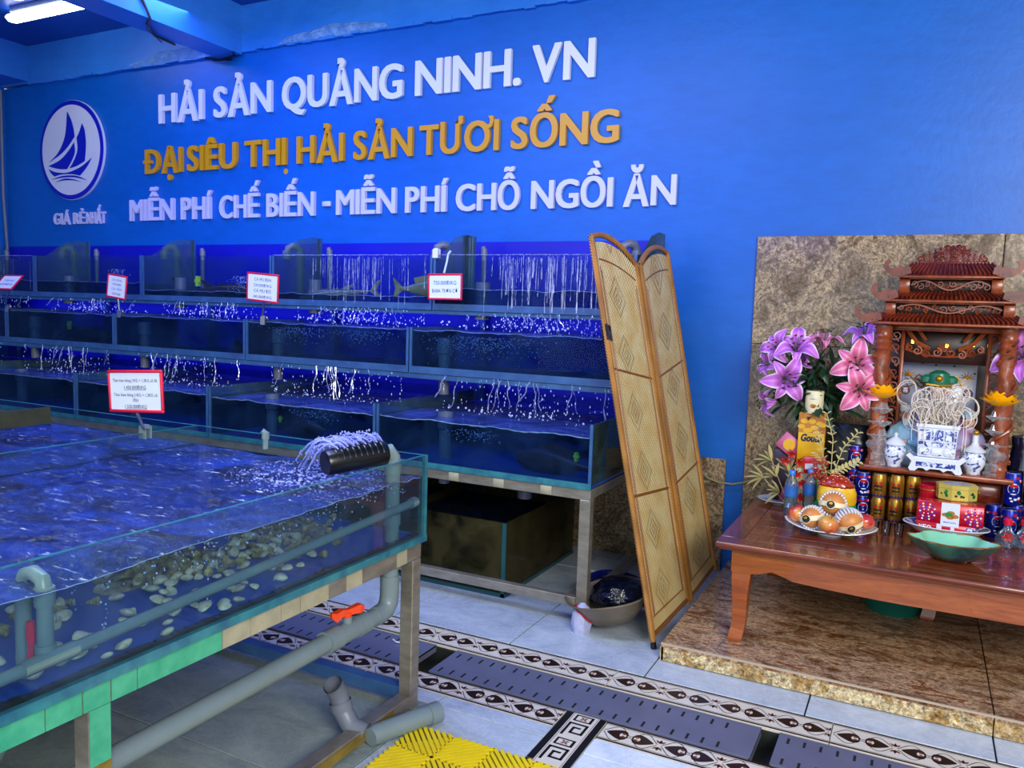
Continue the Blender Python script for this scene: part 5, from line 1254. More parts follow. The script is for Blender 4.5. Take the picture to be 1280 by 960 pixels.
# ================================================================ PICTURE, FIGURINES
r = thing('silver_picture', 'silver picture card with dragons standing at the back of the shrine', 'picture', (.078, 4.50, SZ), rot=(-.06, 0, 0))
b = MB(); b.rbox(-.170, -.003, .02, .170, .003, .508, .002); b.obj('card', m_picture, r)
b = MB()
for s_ in (-1, 1):
    for k in range(3): b.tube([(s_*(.035+.11*q), -.006, .385+.02*k+.012*math.sin(q*14+k)) for q in [i/12 for i in range(13)]], [.005*(1-.6*i/12) for i in range(13)], 5)
    for a in range(7): t = a*.5; b.tube([(s_*.13, -.006, .43), (s_*(.13+.035*math.cos(t)), -.006, .43+.03*math.sin(t))], [.003, .001], 4)
b.obj('dragon_print', m_goldm, r, kind='stuff')
b = MB()
for s_ in (-1, 1): b.add([(s_*.138+.022*math.cos(2*PI*k/18), -.0045, .355+.022*math.sin(2*PI*k/18)) for k in range(18)], [tuple(range(18))])
b.obj('round_seal', flat('dark_red_seal', '#5a1018', .5), r)
b = MB()
for s_, tx in ((-1, '喜'), (1, '寿')): b.text(tx, lambda p, s_=s_: (s_*.138+p[0]-.012, -.0052, .345+p[1]), .024, .02, .01)
b.obj('seal_print', m_paper, r, smooth=False, kind='stuff')
b = MB()
for (x, z) in ((-.09, .50), (-.07, .495), (-.01, .488), (.07, .487), (.16, .455)): b.ball((x, -.003, z), .005, 6, sc=(1.3, .3, 1))
b.obj('spots', m_black, r)
def deity(name, label, x, y, h, robe, robe2, hat, beard=False, crown=False, wide=1.0):
    r = thing('figurine', label, 'figurine', (x, y, SZ+.0), group='deity figurines in the shrine')
    k = h/.30
    b = MB(); b.lathe([(.052*k*wide, 0), (.06*k*wide, .012*k), (.062*k*wide, .06*k), (.058*k*wide, .11*k), (.062*k*wide, .15*k), (.055*k*wide, .185*k), (.032*k, .21*k), (.018*k, .222*k)], n=26, sy=.75, mod=lambda t, z: 1+.05*math.sin(9*t)+.04*math.sin(z*60+3*t)); b.obj('robe', robe, r)
    b = MB()
    for s_ in (-1, 1):
        b.tube([(s_*.05*k, -.005, .18*k), (s_*.068*k, -.02*k, .135*k), (s_*.045*k, -.05*k, .115*k), (s_*.012*k, -.058*k, .12*k)], [.018*k, .022*k, .020*k, .013*k], 10)
    b.obj('sleeves', robe2, r)
    b = MB(); b.tube([(-.012*k, -.062*k, .12*k), (.012*k, -.062*k, .12*k)], .010*k, 8); b.obj('hands', m_skin, r); b = MB(); b.ball((0, -.004, .245*k), .030*k, 16, sc=(.9, .92, 1.12))
    b.ball((0, -.033*k, .243*k), .0055*k, 8, sc=(.8, 1, 1.3))
    for s_ in (-1, 1): b.ball((s_*.028*k, 0, .242*k), .007*k, 8, sc=(.5, .8, 1.5)); b.ball((s_*.014*k, -.025*k, .236*k), .0085*k, 8)
    b.obj('head', m_skin, r)
    b = MB()
    for s_ in (-1, 1): b.tube([(s_*.006*k, -.0305*k, .252*k), (s_*.011*k, -.0305*k, .2535*k), (s_*.017*k, -.0275*k, .252*k)], .0013*k, 5); b.tube([(s_*.005*k, -.0295*k, .262*k), (s_*.012*k, -.0295*k, .265*k), (s_*.019*k, -.025*k, .261*k)], .0013*k, 5)
    b.obj('eyes', m_black, r); b = MB(); b.tube([(-.006*k, -.0315*k, .2295*k), (0, -.0325*k, .2275*k), (.006*k, -.0315*k, .2295*k)], .0018*k, 5); b.obj('mouth', m_redfl, r)
    if beard: b = MB(); b.lathe([(.002, 0), (.008*k, .02*k), (.014*k, .045*k), (.018*k, .062*k), (.012*k, .066*k)], (0, -.030*k, .165*k), 12, sy=.5, mod=lambda t, z: 1+.1*math.sin(6*t)); b.obj('beard', m_porc, r)
    b = MB()
    if crown:
        b.lathe([(.033*k, 0), (.036*k, .01*k), (.034*k, .02*k), (.030*k, .04*k), (.012*k, .05*k)], (0, 0, .268*k), 20)
        for s_ in (-1, 1): b.lathe([(.001, -.0), (.02*k, .006*k), (.02*k, .022*k), (.006*k, .03*k)], (s_*.035*k, -.004, .272*k), 12, sy=.6)
    else: b.lathe([(.031*k, 0), (.033*k, .01*k), (.034*k, .03*k), (.03*k, .036*k), (.01*k, .038*k)], (0, .002, .262*k), 18)
    b.obj('hat', hat, r)
    if crown: b = MB(); b.tube([(-.036*k, -.02*k, .27*k), (0, -.037*k, .268*k), (.036*k, -.02*k, .27*k)], .005*k, 8); b.ball((0, -.036*k, .292*k), .011*k, 10); b.obj('crown_ornament', m_goldm, r)
    return r
deity('figurine', 'figurine with a tall green crown at the centre before the picture', .085, 4.445, .44, m_rob_b, m_rob_p, m_rob_g, crown=True)
deity('figurine', 'white-bearded figurine in a pale blue robe at the left', -.045, 4.39, .295, m_rob_b, m_rob_b, m_porc, beard=True, wide=1.15)
deity('figurine', 'figurine in a pinkish lilac robe at the right', .222, 4.385, .285, m_rob_p, m_rob_p, m_rob_b, wide=1.25)
b = MB(); b.lathe([(.012, 0), (.03, .006), (.036, .03), (.034, .05), (.038, .055)], (.235, 4.322, SZ+.055), 18); b.lathe([(.02, 0), (.024, .055)], (.235, 4.322, SZ), 12); tag(b.obj('jade_bowl', m_gcer_i), 'small pale green bowl on a stand in front of the lilac-robed figurine', 'bowl')
# ================================================================ INCENSE POT AND PORCELAIN
PX, PY = .093, 4.285
r = thing('incense_burner', 'square blue and white porcelain incense burner on scrolled feet', 'incense burner', (PX, PY, SZ))
b = MB(); b.lathe([(.108, .07), (.110, .075), (.116, .17), (.122, .205), (.128, .21), (.128, .225), (.118, .225), (.112, .16)], n=4, a0=PI/4, sy=.75, capb=True); b.obj('square_pot', m_porc, r, smooth=False)
b = MB()
for (x0, z0, x1, z1) in ((-.078, .15, -.03, .198), (-.022, .148, .024, .20), (.032, .15, .078, .198), (-.076, .118, -.036, .142), (-.02, .12, .028, .142), (.038, .118, .076, .142)): b.box(x0, -.0655, z0, x1, -.0600, z1)
b.obj('painted_panels', m_bw2, r, smooth=False)
b = MB()
for x in (-.052, 0, .052): b.rbox(x-.023, -.068, .078, x+.023, -.05, .112, .006)
b.obj('raised_bosses', m_bw, r)
b = MB(); poly = [(-.11, .085), (-.125, .070), (-.100, .045), (-.112, .012), (-.105, 0), (-.085, 0), (-.07, .016), (-.05, .016), (-.035, .006), (-.02, .016), (.02, .016), (.035, .006), (.05, .016), (.07, .016), (.085, 0), (.105, 0), (.112, .012), (.100, .045), (.125, .070), (.11, .085), (.085, .062), (-.085, .062)]
b.prism(poly, -.078, -.062); b.prism(poly, .05, .066); b.box(-.098, -.07, .040, .098, .06, .068); b.obj('scrolled_stand', m_porc, r, smooth=False)
b = MB(); b.box(-.082, -.0785, .024, .082, -.0775, .046); b.obj('stand_painting', m_bw2, r, smooth=False)
r = thing('incense_sticks', 'thick tangle of curled pale incense stick ends above the burner', 'incense', (PX, PY, SZ+.20)); random.seed(8)
for i in range(78):
    x0 = rnd(-.07, .07); y0 = rnd(-.045, .045); lean = x0*.5+rnd(-.04, .04); hgt = rnd(.06, .20); R = rnd(.014, .042); sgn = random.choice((-1, 1)); pts = []; ly = rnd(-.06, .04)
    for k in range(9): q = k/8; pts.append((x0+lean*q*.8, y0+ly*q, hgt*q))
    for k in range(1, 15): a = k/14*rnd(.9, 1.0)*PI*1.7; pts.append((x0+lean*.8+sgn*R*(1-math.cos(a)), y0+ly-.01*k/14, hgt+R*math.sin(a)-.004*k))
    b = MB(); b.tube(pts, .0023, 4); b.obj('incense_stick', m_rootc, r)
for i in range(8):
    x0 = rnd(-.09, .09); b = MB(); s_ = -1 if x0 < 0 else 1; b.tube([(x0*.7, -.05, .05), (x0+s_*.01, -.07, .12), (x0+s_*.03, -.08, .08), (x0+s_*.035, -.08, -.02), (x0+s_*.032, -.082, -.02-rnd(.02, .08))], .0016, 4); b.obj('incense_stick', m_rootc, r)
def jar(x, y, label, tall=False):
    r = thing('porcelain_jar', label, 'jar', (x, y, SZ), group='blue and white jars in the shrine')
    b = MB(); b.lathe([(.030, 0), (.031, .008), (.036, .02), (.047, .05), (.050, .07), (.047, .088), (.036, .1), (.034, .105)], n=28); b.obj('body', m_bw, r)
    b = MB()
    if tall: b.lathe([(.046, 0), (.047, .006), (.03, .02), (.018, .03), (.013, .045), (.013, .075), (.010, .078)], (0, 0, .105), 24)
    else: b.lathe([(.046, 0), (.047, .006), (.034, .022), (.014, .036), (.006, .04), (.009, .046), (.008, .056), (.001, .06)], (0, 0, .105), 24)
    l_ = b.obj('lid', m_porc, r)
    if tall: b = MB(); b.ball((0, 0, .195), .012, 10, sc=(1.2, 1, 1)); b.obj('gilt_knob', m_goldm, l_)
jar(-.082, 4.285, 'round blue and white lidded jar left of the incense burner'); jar(.252, 4.295, 'blue and white jar with a tall neck right of the incense burner', True)
def candle(x, y, label):
    r = thing('crystal_candlestick', label, 'candlestick', (x, y, SZ), group='crystal lotus candlesticks')
    b = MB()
    b.lathe([(.042, 0), (.044, .012), (.036, .02), (.038, .05), (.028, .06)], n=16, mod=lambda t, z: 1+.10*math.cos(8*t))
    b.lathe([(.026, .06), (.045, .085), (.050, .10), (.040, .115), (.028, .13)], n=24, mod=lambda t, z: 1+.14*math.cos(8*t))
    for z in (.14, .205, .27): b.lathe([(.020, z-.02), (.028, z-.012), (.044, z+.0), (.047, z+.006), (.030, z+.008), (.022, z+.035)], n=24, mod=lambda t, z_: 1+.16*math.cos(8*t))
    b.obj('crystal_stem', m_crystal, r, ang=20)
    b = MB(); b.lathe([(.012, .30), (.02, .31), (.024, .33)], n=12); b.obj('socket', m_wood_s2, r)
    for ring, (n, R, tilt, L) in enumerate(((10, .026, .42, .064), (10, .022, .78, .062), (9, .016, 1.08, .058), (7, .010, 1.32, .052))):
        for k in range(n):
            a = 2*PI*k/n+ring*.35; b = MB(); d = Vector((math.cos(a), math.sin(a), 0)); t_ = Vector((-d.y, d.x, 0)); up = Vector((0, 0, 1)); pts = []
            def pf(u, v, sgn=1):
                w = .026*math.sin(PI*min(1, v*.92+.08))**.8*(1 if v < .97 else .2); s = (u-.5)*2; q = v*L
                return Vector((0, 0, .325+ring*.004))+d*(R+q*math.cos(tilt))+up*(q*math.sin(tilt)+.006*v*v+.004*s*s)+t_*w*s
            b.grid(4, 5, pf); b.obj('lotus_petal', m_lotus, r)
    return r
candle(-.158, 4.29, 'crystal candlestick with a yellow lotus candle at the left of the shrine'); candle(.338, 4.30, 'crystal candlestick with a yellow lotus candle at the right of the shrine')
# ================================================================ CANS
def wrap(b, txt, zc, width, cap, R, m, x_off=0, bold=.03):
    def f(p, o): a = (p[0]+x_off-width/2)/R-PI/2; return ((R+.0004+o)*math.cos(a), (R+.0004+o)*math.sin(a), zc+p[1])
    b.text(txt, lambda p: f(p, .0004), width, cap, bold, 0, m)
def patch(b, R, a0, a1, z0, z1, m, o=.0003, shape=None):
    n = 14
    if shape == 'disc':
        vs = [((R+o)*math.cos((a0+a1)/2-PI/2), (R+o)*math.sin((a0+a1)/2-PI/2), (z0+z1)/2)]
        for k in range(20): t = 2*PI*k/20; a = (a0+a1)/2+(a1-a0)/2*math.cos(t)-PI/2; vs.append(((R+o)*math.cos(a), (R+o)*math.sin(a), (z0+z1)/2+(z1-z0)/2*math.sin(t)))
        b.add(vs, [(0, 1+k, 1+(k+1) % 20) for k in range(20)], m); return
    b.grid(n, 1, lambda u, v: ((R+o)*math.cos(a0+(a1-a0)*u-PI/2), (R+o)*math.sin(a0+(a1-a0)*u-PI/2), z0+(z1-z0)*v), m)
def can_root(label, group, R, H, bodym, kind, loc, rz):
    r = thing('drink_can', label, 'can', loc, rz, group)
    b = MB(); b.lathe([(R*.78, 0), (R*.82, .004), (R, .012), (R, H-.014), (R*.86, H-.004), (R*.86, H)], n=26); b.obj('can_body', bodym, r)
    b = MB(); b.lathe([(R*.87, H-.003), (R*.87, H+.0005), (R*.80, H-.001), (.001, H-.001)], n=24, capb=False); b.obj('can_lid', m_silver, r)
    b = MB()
    if kind == 'gold':
        patch(b, R, -PI, PI, .008, .018, 0); patch(b, R, -.55, .55, .035, .062, 1)
        for s_ in (-1, 1): patch(b, R, s_*.35-.22, s_*.35+.22, .064, .078, 2, shape='disc')
        wrap(b, 'RED BULL', .044, .034, .008, R, 3)
        b.obj('can_print', [m_can_blue, m_brown, m_redpaint, m_goldm], r)
    else:
        zc = H*.52
        for s0 in (0, 2.2, -2.2):
            patch(b, R, s0-.72, s0+.72, zc-.026, zc+.026, 1, .0003, 'disc'); 
            for k in range(8):
                pass
            patch(b, R, s0-.50, s0+.50, zc+.008, zc+.021, 2, .0006); patch(b, R, s0-.50, s0+.50, zc-.021, zc-.010, 0, .0006)
        random.seed(5)
        for k in range(30):
            a = rnd(-PI, PI); z = random.choice((rnd(.014, zc-.034), rnd(zc+.034, H-.018))); s = rnd(.005, .010); patch(b, R, a-s/R, a+s/R, z-s*.7, z+s*.7, random.choice((1, 1, 2, 3)), .0005, 'disc')
        wrap(b, 'PEPSI', zc-.0055, .036, .011, R, 0, bold=.05)
        b.obj('can_print', [m_can_blue, m_white, m_redpaint, m_orange], r)
    return r
GH, PH = .116, .150
g0 = can_root('gold energy drink can, front left column, bottom of its stack', 'stacked gold drink cans', .033, GH, m_gold_can, 'gold', (-.139, 4.255, TZ), .1)
for (x, y, lvl, lab) in ((-.139, 4.255, 1, 'gold energy drink can, left column, top of its stack'), (-.062, 4.262, 0, 'gold energy drink can, second column, bottom of its stack'), (-.062, 4.262, 1, 'gold energy drink can, second column, top of its stack'), (.008, 4.285, 0, 'gold energy drink can half hidden by the red tin, bottom'), (.008, 4.285, 1, 'gold energy drink can half hidden by the red tin, top')):
    dup(g0, (x, y, TZ+lvl*GH), rnd(-.2, .2), lab)
p0 = can_root('blue soda can behind the black base of the gold ornament, bottom', 'blue soda cans', .0335, GH, m_can_blue, 'blue', (-.212, 4.25, TZ), .35)
dup(p0, (-.212, 4.25, TZ+GH), .2, 'blue soda can behind the gold ornament, top of the short stack')
for k in range(3): dup(p0, (-.258, 4.325, TZ+k*GH), rnd(-.3, .4), 'blue soda can in the tall left stack beside the shrine, %s' % ('bottom', 'middle', 'top')[k])
p1 = can_root('tall blue soda can on the table, left of the right-hand stack', 'blue soda cans', .034, PH, m_can_blue, 'blue', (.345, 4.235, TZ), .5)
for (x, y, lvl, lab) in ((.402, 4.17, 0, 'tall blue soda can in front, second from the left at the right edge'), (.435, 4.30, 0, 'tall blue soda can under the upper one right of the shrine'), (.412, 4.27, 1, 'tall blue soda can standing highest, its round logo facing front'), (.48, 4.19, 0, 'tall blue soda can at the right edge behind the second flask'), (.492, 4.29, 1, 'tall blue soda can cut by the right picture edge, upper')):
    dup(p1, (x, y, TZ+lvl*PH), rnd(-.2, .2), lab)
# ================================================================ TABLE OFFERINGS
g = thing('shot_glass', 'small clear glass before the gold cans, leftmost of three', 'glass', (-.137, 3.975, TZ), group='small clear glasses')
b = MB(); b.lathe([(.014, 0), (.0165, .004), (.0215, .058), (.0200, .058), (.0150, .007), (.001, .006)], n=20); b.obj('glass_body', m_thin, g)
dup(g, (-.088, 3.978, TZ), 0, 'small clear glass before the gold cans, middle of three'); dup(g, (-.036, 3.98, TZ), 0, 'small clear glass before the gold cans, rightmost of three')
def flask(x, y, label):
    r = thing('liquor_flask', label, 'bottle', (x, y, TZ), group='round flasks with red caps')
    b = MB(); b.lathe([(.030, 0), (.042, .008), (.046, .025), (.042, .045), (.024, .068), (.014, .085), (.0135, .105)], n=26); b.obj('flask_body', m_petbottle, r)
    b = MB(); b.lathe([(.017, 0), (.018, .003), (.018, .022), (.015, .025)], (0, 0, .100), 18); b.obj('red_cap', m_red, r)
    b = MB()
    for k in range(6): a = k*PI/3; b.add([(0, -.042, .055), (.016*math.cos(a-.4), -.046, .055+.016*math.sin(a-.4)), (.026*math.cos(a), -.046, .055+.026*math.sin(a)), (.016*math.cos(a+.4), -.046, .055+.016*math.sin(a+.4))], [(0, 1, 2, 3)])
    b.ball((0, -.044, .055), .007, 8); b.obj('red_bow', m_redfl, r)
flask(.388, 4.07, 'clear round flask with red cap, left of two'); flask(.455, 4.09, 'clear round flask with red cap, right of two, at the picture edge')
r = thing('glazed_bowl', 'large wavy green glazed bowl at the front of the table', 'bowl', (.168, 3.715, TZ), .05)
mod = lambda t, z: 1+(.09*math.cos(6*t)+.03*math.cos(3*t+1))*min(1, z/.06)
b = MB(); b.lathe([(.05, 0), (.075, .004), (.115, .03), (.140, .058), (.158, .080), (.160, .084)], n=60, capb='bottom', sy=.72, mod=mod); b.obj('outer_wall', m_gcer, r)
b = MB(); b.lathe([(.156, .084), (.134, .060), (.105, .032), (.06, .012), (.001, .010)], n=60, sy=.72, mod=mod, capb='open'); b.obj('inner_wall', m_gcer_i, r)
b = MB(); n = 60; b.tube([(.158*mod(2*PI*k/n, .08)*math.cos(2*PI*k/n), .72*.158*mod(2*PI*k/n, .08)*math.sin(2*PI*k/n), .084+.004*math.cos(12*PI*k/n)) for k in range(n)], .0028, 6, closed=True); b.obj('bronze_rim', m_cane_d, r)
r = thing('oval_platter', 'white oval platter with blue inside holding sweet boxes', 'plate', (.150, 4.05, TZ))
b = MB(); b.lathe([(.075, 0), (.085, .003), (.09, .012), (.135, .040), (.172, .066)], n=44, sy=.62, capb='bottom'); b.obj('outer_wall', m_porc, r)
b = MB(); b.lathe([(.170, .066), (.130, .043), (.08, .020), (.001, .018)], n=44, sy=.62, capb='open'); b.obj('inner_wall', m_bw2, r)
b = MB(); b.tube([(.172*math.cos(2*PI*k/44), .62*.172*math.sin(2*PI*k/44), .066) for k in range(44)], .0028, 6, closed=True); b.obj('white_rim', m_porc, r)
def gift(name, label, cat, loc, w, d, h, mat, rz=0, rot=None, group=None, bev=.003):
    r = thing(name, label, cat, loc, rz, group, rot); b = MB(); b.rbox(-w/2, -d/2, 0, w/2, d/2, h, bev); b.obj('box_body', mat, r); return r
r = gift('sweet_box', 'flat red box with black and white print lying in the platter', 'box', (.150, 4.045, TZ+.030), .235, .085, .052, m_redpaint, rz=-.05)
b = MB(); b.box(-.035, -.0435, .004, -.015, -.0427, .048, 0); b.box(.02, -.0435, .006, .035, -.0427, .048, 0); b.box(.08, -.0435, .004, .115, -.0427, .048, 1)
b.text('KẸO', lambda p: (-.105+p[0], -.0436, .016+p[1]), .05, .02, .04, m=0); b.obj('box_print', [m_white, m_bw2], r, smooth=False)
r = gift('biscuit_box', 'red biscuit box with rosettes and a pale blue biscuit picture', 'box', (.162, 4.035, TZ+.083), .262, .07, .092, m_redpaint, rz=-.04)
b = MB(); b.box(-.034, -.0362, -.012, .038, -.0352, .094, 0)
for s_, cx in ((-1, -.093), (1, .095)):
    for ring, n, R in ((0, 8, .012), (1, 12, .024), (2, 16, .036)):
        for k in range(n):
            a = 2*PI*k/n; x = cx+R*math.cos(a); z = .044+R*math.sin(a); q = .0042 if ring else .003
            if abs(x) < .126 and .003 < z < .089: b.add([(x+q*math.cos(2*PI*j/6), -.0356, z+q*math.sin(2*PI*j/6)) for j in range(6)], [tuple(range(6))], 0 if (k+ring) % 2 else 2)
for (x, z, m_) in ((-.016, .040, 1), (.004, .050, 1), (.020, .036, 1), (.002, .030, 1), (-.004, .043, 3)): b.add([(x+.016*math.cos(2*PI*j/12), -.0366-.0001*m_, z+.009*math.sin(2*PI*j/12)) for j in range(12)], [tuple(range(12))], m_)
b.text('BISCUITS', lambda p: (-.022+p[0], -.0366, .004+p[1]), .048, .006, .02, m=2)
b.obj('box_print', [m_porc, m_crust, m_navy, m_green], r, smooth=False)
r = thing('round_tin', 'round red tin standing behind the biscuit box', 'tin', (.085, 4.19, TZ))
b = MB(); b.lathe([(.048, 0), (.049, .002), (.049, .198)], n=32); b.obj('tin_body', m_redpaint, r)
b = MB(); b.lathe([(.051, 0), (.051, .018), (.047, .022), (.001, .022)], (0, 0, .198), 32); b.obj('tin_lid', m_redpaint, r)
b = MB(); b.lathe([(.0515, .196), (.0522, .198), (.0515, .200)], n=32, capb='open'); b.obj('gold_line', m_goldm, r); b = MB(); b.lathe([(.0497, .01), (.0503, .012), (.0497, .014)], n=32, capb='open'); b.obj('gold_line', m_goldm, r)
r = thing('octagonal_tin', 'flat octagonal yellow-green tin on top of the biscuit box stack', 'tin', (.185, 4.125, TZ+.1765), .2)
b = MB(); b.lathe([(.084, 0), (.085, .004), (.085, .05), (.087, .052), (.087, .066), (.083, .069), (.001, .069)], n=8, a0=PI/8, sy=.75); b.obj('tin_body', flat('pale_yellow_tin', '#cdbb58', .3, .2, .15, 20), r, smooth=False)
b = MB(); b.lathe([(.055, .0695), (.054, .0702), (.001, .0702)], n=32, sy=.75, capb='open'); b.obj('lid_picture', m_picture, r)
b = MB(); random.seed(6)
for k in range(8):
    a = PI/4*k; ca, sa = math.cos(a), math.sin(a); 
    for j in range(6):
        q = rnd(-.018, .018); z = rnd(.016, .040); s = rnd(.004, .009); cx, cy = .0792*ca, .0792*sa*.75; tx, ty = -sa, ca*.75
        b.add([(cx*1.006+tx*(q+s*math.cos(2*PI*i/7)), cy*1.006+ty*(q+s*math.cos(2*PI*i/7)), z+s*math.sin(2*PI*i/7)) for i in range(7)], [tuple(range(7))], random.choice((0, 1, 1)))
b.obj('flower_print', [m_brown, m_green], r, smooth=False)
gift('support_box', 'plain brown box hidden behind the biscuit box under the octagonal tin', 'box', (.19, 4.13, TZ+.0), .10, .085, .1755, m_wood_d, bev=.002)
# fruit plate
r = thing('fruit_plate', 'white boat-shaped plate carrying apples and wrapped pears', 'plate', (-.312, 3.83, TZ), .02)
def bp(u, v, dz=0):
    a = (u-.5)*2; w = .105*math.sqrt(max(0, 1-abs(a)**2.4)); y = (v-.5)*2*w; x = a*.195
    return (x, y, .010+.038*a*a+.028*(((v-.5)*2)**2)*(1-.6*abs(a))+dz)
b = MB(); b.grid(30, 12, bp); n0 = len(b.v); b.grid(30, 12, lambda u, v: bp(1-u, v, -.004)); b.lathe([(.05, 0), (.055, .010), (.05, .012)], n=24, sy=.7)
edge = [bp(k/30, 0, -.002) for k in range(31)]+[bp(1-k/30, 1, -.002) for k in range(31)]; b.tube(edge, .0026, 6); b.obj('plate_body', m_porc, r)
def apple(x, y, z, R, mat, label, rot=(0, 0, 0)):
    r = thing('apple', label, 'apple', (x, y, z), rot=rot, group='apples on the boat-shaped plate')
    b = MB(); prof = [(R*math.sin(t)*(1+.04*math.cos(t)), -R*.9*math.cos(t)*(1 - .16*max(0, abs(math.cos(t))-.82)/.18)) for t in [PI*k/16 for k in range(17)]]
    prof = [(max(.0005, p[0]), p[1]) for p in prof]; b.lathe(prof, n=26, mod=lambda t, z_: 1+.02*math.cos(5*t)); b.obj('apple_flesh', mat, r)
    b = MB(); b.tube([(0, 0, R*.72), (.002, 0, R*.95), (.006, 0, R*1.1)], .0016, 6); b.obj('stem', m_brown, r)
apple(-.458, 3.85, TZ+.076, .043, m_apple, 'dark red apple at the left end of the plate', (.2, -.4, 0)); apple(-.312, 3.752, TZ+.066, .044, m_apple_y, 'red and yellow apple in the middle front of the plate', (.35, .0, 1)); apple(-.172, 3.85, TZ+.078, .042, m_apple, 'bright red apple at the right end of the plate', (.1, .3, 2))
def pear(x, y, z, R, label, rot):
    r = thing('wrapped_pear', label, 'pear', (x, y, z), rot=rot, group='pears wrapped in white foam nets')
    b = MB(); prof = [(max(.0005, R*math.sin(PI*k/16)), -R*.95*math.cos(PI*k/16)) for k in range(17)]; b.lathe(prof, n=26); b.obj('pear_flesh', m_pear, r)
    for k in range(26):
        a = k*2*PI/26; b = MB()
        pts = [((R*1.05)*math.cos(t)*math.cos(a)+0, (R*1.05)*math.sin(t)+.0, (R*1.05)*math.cos(t)*math.sin(a)) for t in [(-.38+i*.17) for i in range(9)]]
        b.tube(pts+[(pts[-1][0]*1.0, pts[-1][1]+.004, pts[-1][2])], .0052, 6); b.obj('foam_strand', m_foamw, r)
    b = MB(); n = 22; R2 = R*1.07
    b.grid(n, 2, lambda u, v: ((R2+.003)*math.cos(PI+PI*u)*1.0, -abs(R2*math.sin(PI+PI*u))*math.cos(.15)-.0, -.012+.022*v)); b.obj('paper_band', m_cream, r)
    b = MB(); c0 = (0, -R2-.006, -.001)
    for rr, m_, o in ((.020, 1, 0), (.0172, 0, .0006)): b.add([(c0[0]-.012+rr*math.cos(2*PI*j/24), c0[1]-o+.006*(rr*math.cos(2*PI*j/24)/.02)**2, c0[2]+rr*math.sin(2*PI*j/24)) for j in range(24)], [tuple(range(24))], m_)
    b.add([(c0[0]-.012+.008*math.cos(2*PI*j/12), c0[1]-.0012, c0[2]+.006+.006*math.sin(2*PI*j/12)) for j in range(12)], [tuple(range(12))], 2)
    b.obj('round_sticker', [m_black, m_cream, m_goldm], r, smooth=False)
pear(-.312, 3.905, TZ+.128, .056, 'wrapped pear on top of the heap with a round black sticker', (-.15, .08, .1)); pear(-.388, 3.818, TZ+.072, .050, 'wrapped pear at the left of the plate', (-.1, -.25, -.15)); pear(-.235, 3.825, TZ+.075, .056, 'wrapped pear at the right of the plate, net side turned up', (.25, -.35, .35))
# water bottles
def wbottle(x, y, label):
    r = thing('water_bottle', label, 'bottle', (x, y, TZ), group='small water bottles')
    b = MB(); b.lathe([(.028, 0), (.032, .006), (.031, .03), (.032, .04), (.031, .055), (.032, .07), (.032, .15), (.026, .172), (.014, .19), (.013, .205)], n=24); b.obj('bottle_body', m_petbottle, r)
    b = MB(); b.lathe([(.0326, .092), (.0326, .145)], n=24, capb='open'); b.obj('label_band', m_bluelab, r)
    b = MB(); b.lathe([(.0155, .200), (.0155, .218), (.013, .221)], n=18); b.obj('blue_cap', m_bluecap, r)
wbottle(-.526, 4.13, 'small water bottle with blue cap left of the gold ornament, front one'); wbottle(-.450, 4.22, 'small water bottle with blue cap half hidden by the gold ornament')
# gold resin ornament
r = thing('gold_ornament', 'golden yellow resin ornament with red top, flowers and black base', 'ornament', (-.322, 4.14, TZ))
b = MB(); b.lathe([(.070, 0), (.075, .01), (.062, .03), (.066, .045), (.075, .05)], n=30, sy=.7); b.obj('black_base', m_blackpl, r)
b = MB(); b.lathe([(.05, .05), (.083, .07), (.090, .10), (.088, .14), (.080, .165)], n=36, sy=.62, mod=lambda t, z: 1+.05*math.cos(3*t)+.03*mnoise.noise(Vector((math.cos(t)*2, math.sin(t)*2, z*20)))); b.obj('golden_body', m_amber, r)
b = MB(); random.seed(9); b.lathe([(.078, .163), (.082, .175), (.06, .20), (.03, .215), (.003, .22)], n=30, sy=.62, mod=lambda t, z: 1+.10*mnoise.noise(Vector((math.cos(t)*4, math.sin(t)*4, z*30))))
for k in range(46): a = rnd(0, 2*PI); q = rnd(0, 1)**.6; b.ball((.078*q*math.cos(a), .05*q*math.sin(a), .17+.045*(1-q*q)+rnd(0, .008)), rnd(.005, .010), 7)
b.obj('red_top', m_amber_r, r)
b = MB(); b.lathe([(.001, 0), (.010, .0), (.013, .004), (.010, .010), (.001, .012)], n=16, mat=Matrix.Translation((.002, -.056, .118)) @ Matrix.Rotation(PI/2, 4, 'X')); b.obj('red_gem', m_red, r)
b = MB()
for k in range(26):
    a = PI+PI*k/25; b.add([(.085*math.cos(a)*1.02+dx, .066*math.sin(a)-.004, .062+dz) for dx, dz in ((-.014, 0), (-.006, .016), (.004, .026), (.008, .012), (.014, -.004), (0, -.012))], [(0, 1, 2, 3, 4, 5)])
b.obj('green_leaves', m_green, r)
for (x, z) in ((-.052, .080), (.035, .072)):
    b = MB()
    for k in range(9): a = 2*PI*k/9; b.ball((x+.013*math.cos(a), -.064, z+.011*math.sin(a)), .0075, 7, sc=(1, .6, 1))
    b.ball((x, -.069, z), .009, 8); b.obj('red_blossom', m_redfl, r)
# saucer with small box at the back left
r = thing('saucer', 'white saucer at the back left corner of the table', 'plate', (-.60, 4.33, TZ))
b = MB(); b.lathe([(.05, 0), (.055, .004), (.095, .016), (.118, .024), (.118, .027), (.09, .020), (.001, .008)], n=36, sy=.75); b.obj('plate_body', m_porc, r)
r = gift('trinket_box', 'small pink and cream box leaning on the white saucer', 'box', (-.585, 4.30, TZ+.020), .045, .02, .075, flat('magenta_box', '#b03070', .4, 0, .4, 30), rot=(-.15, .25, .2), bev=.001)
b = MB(); b.box(.002, -.0108, .004, .020, -.0102, .05); b.obj('box_print', m_cream, r, smooth=False)
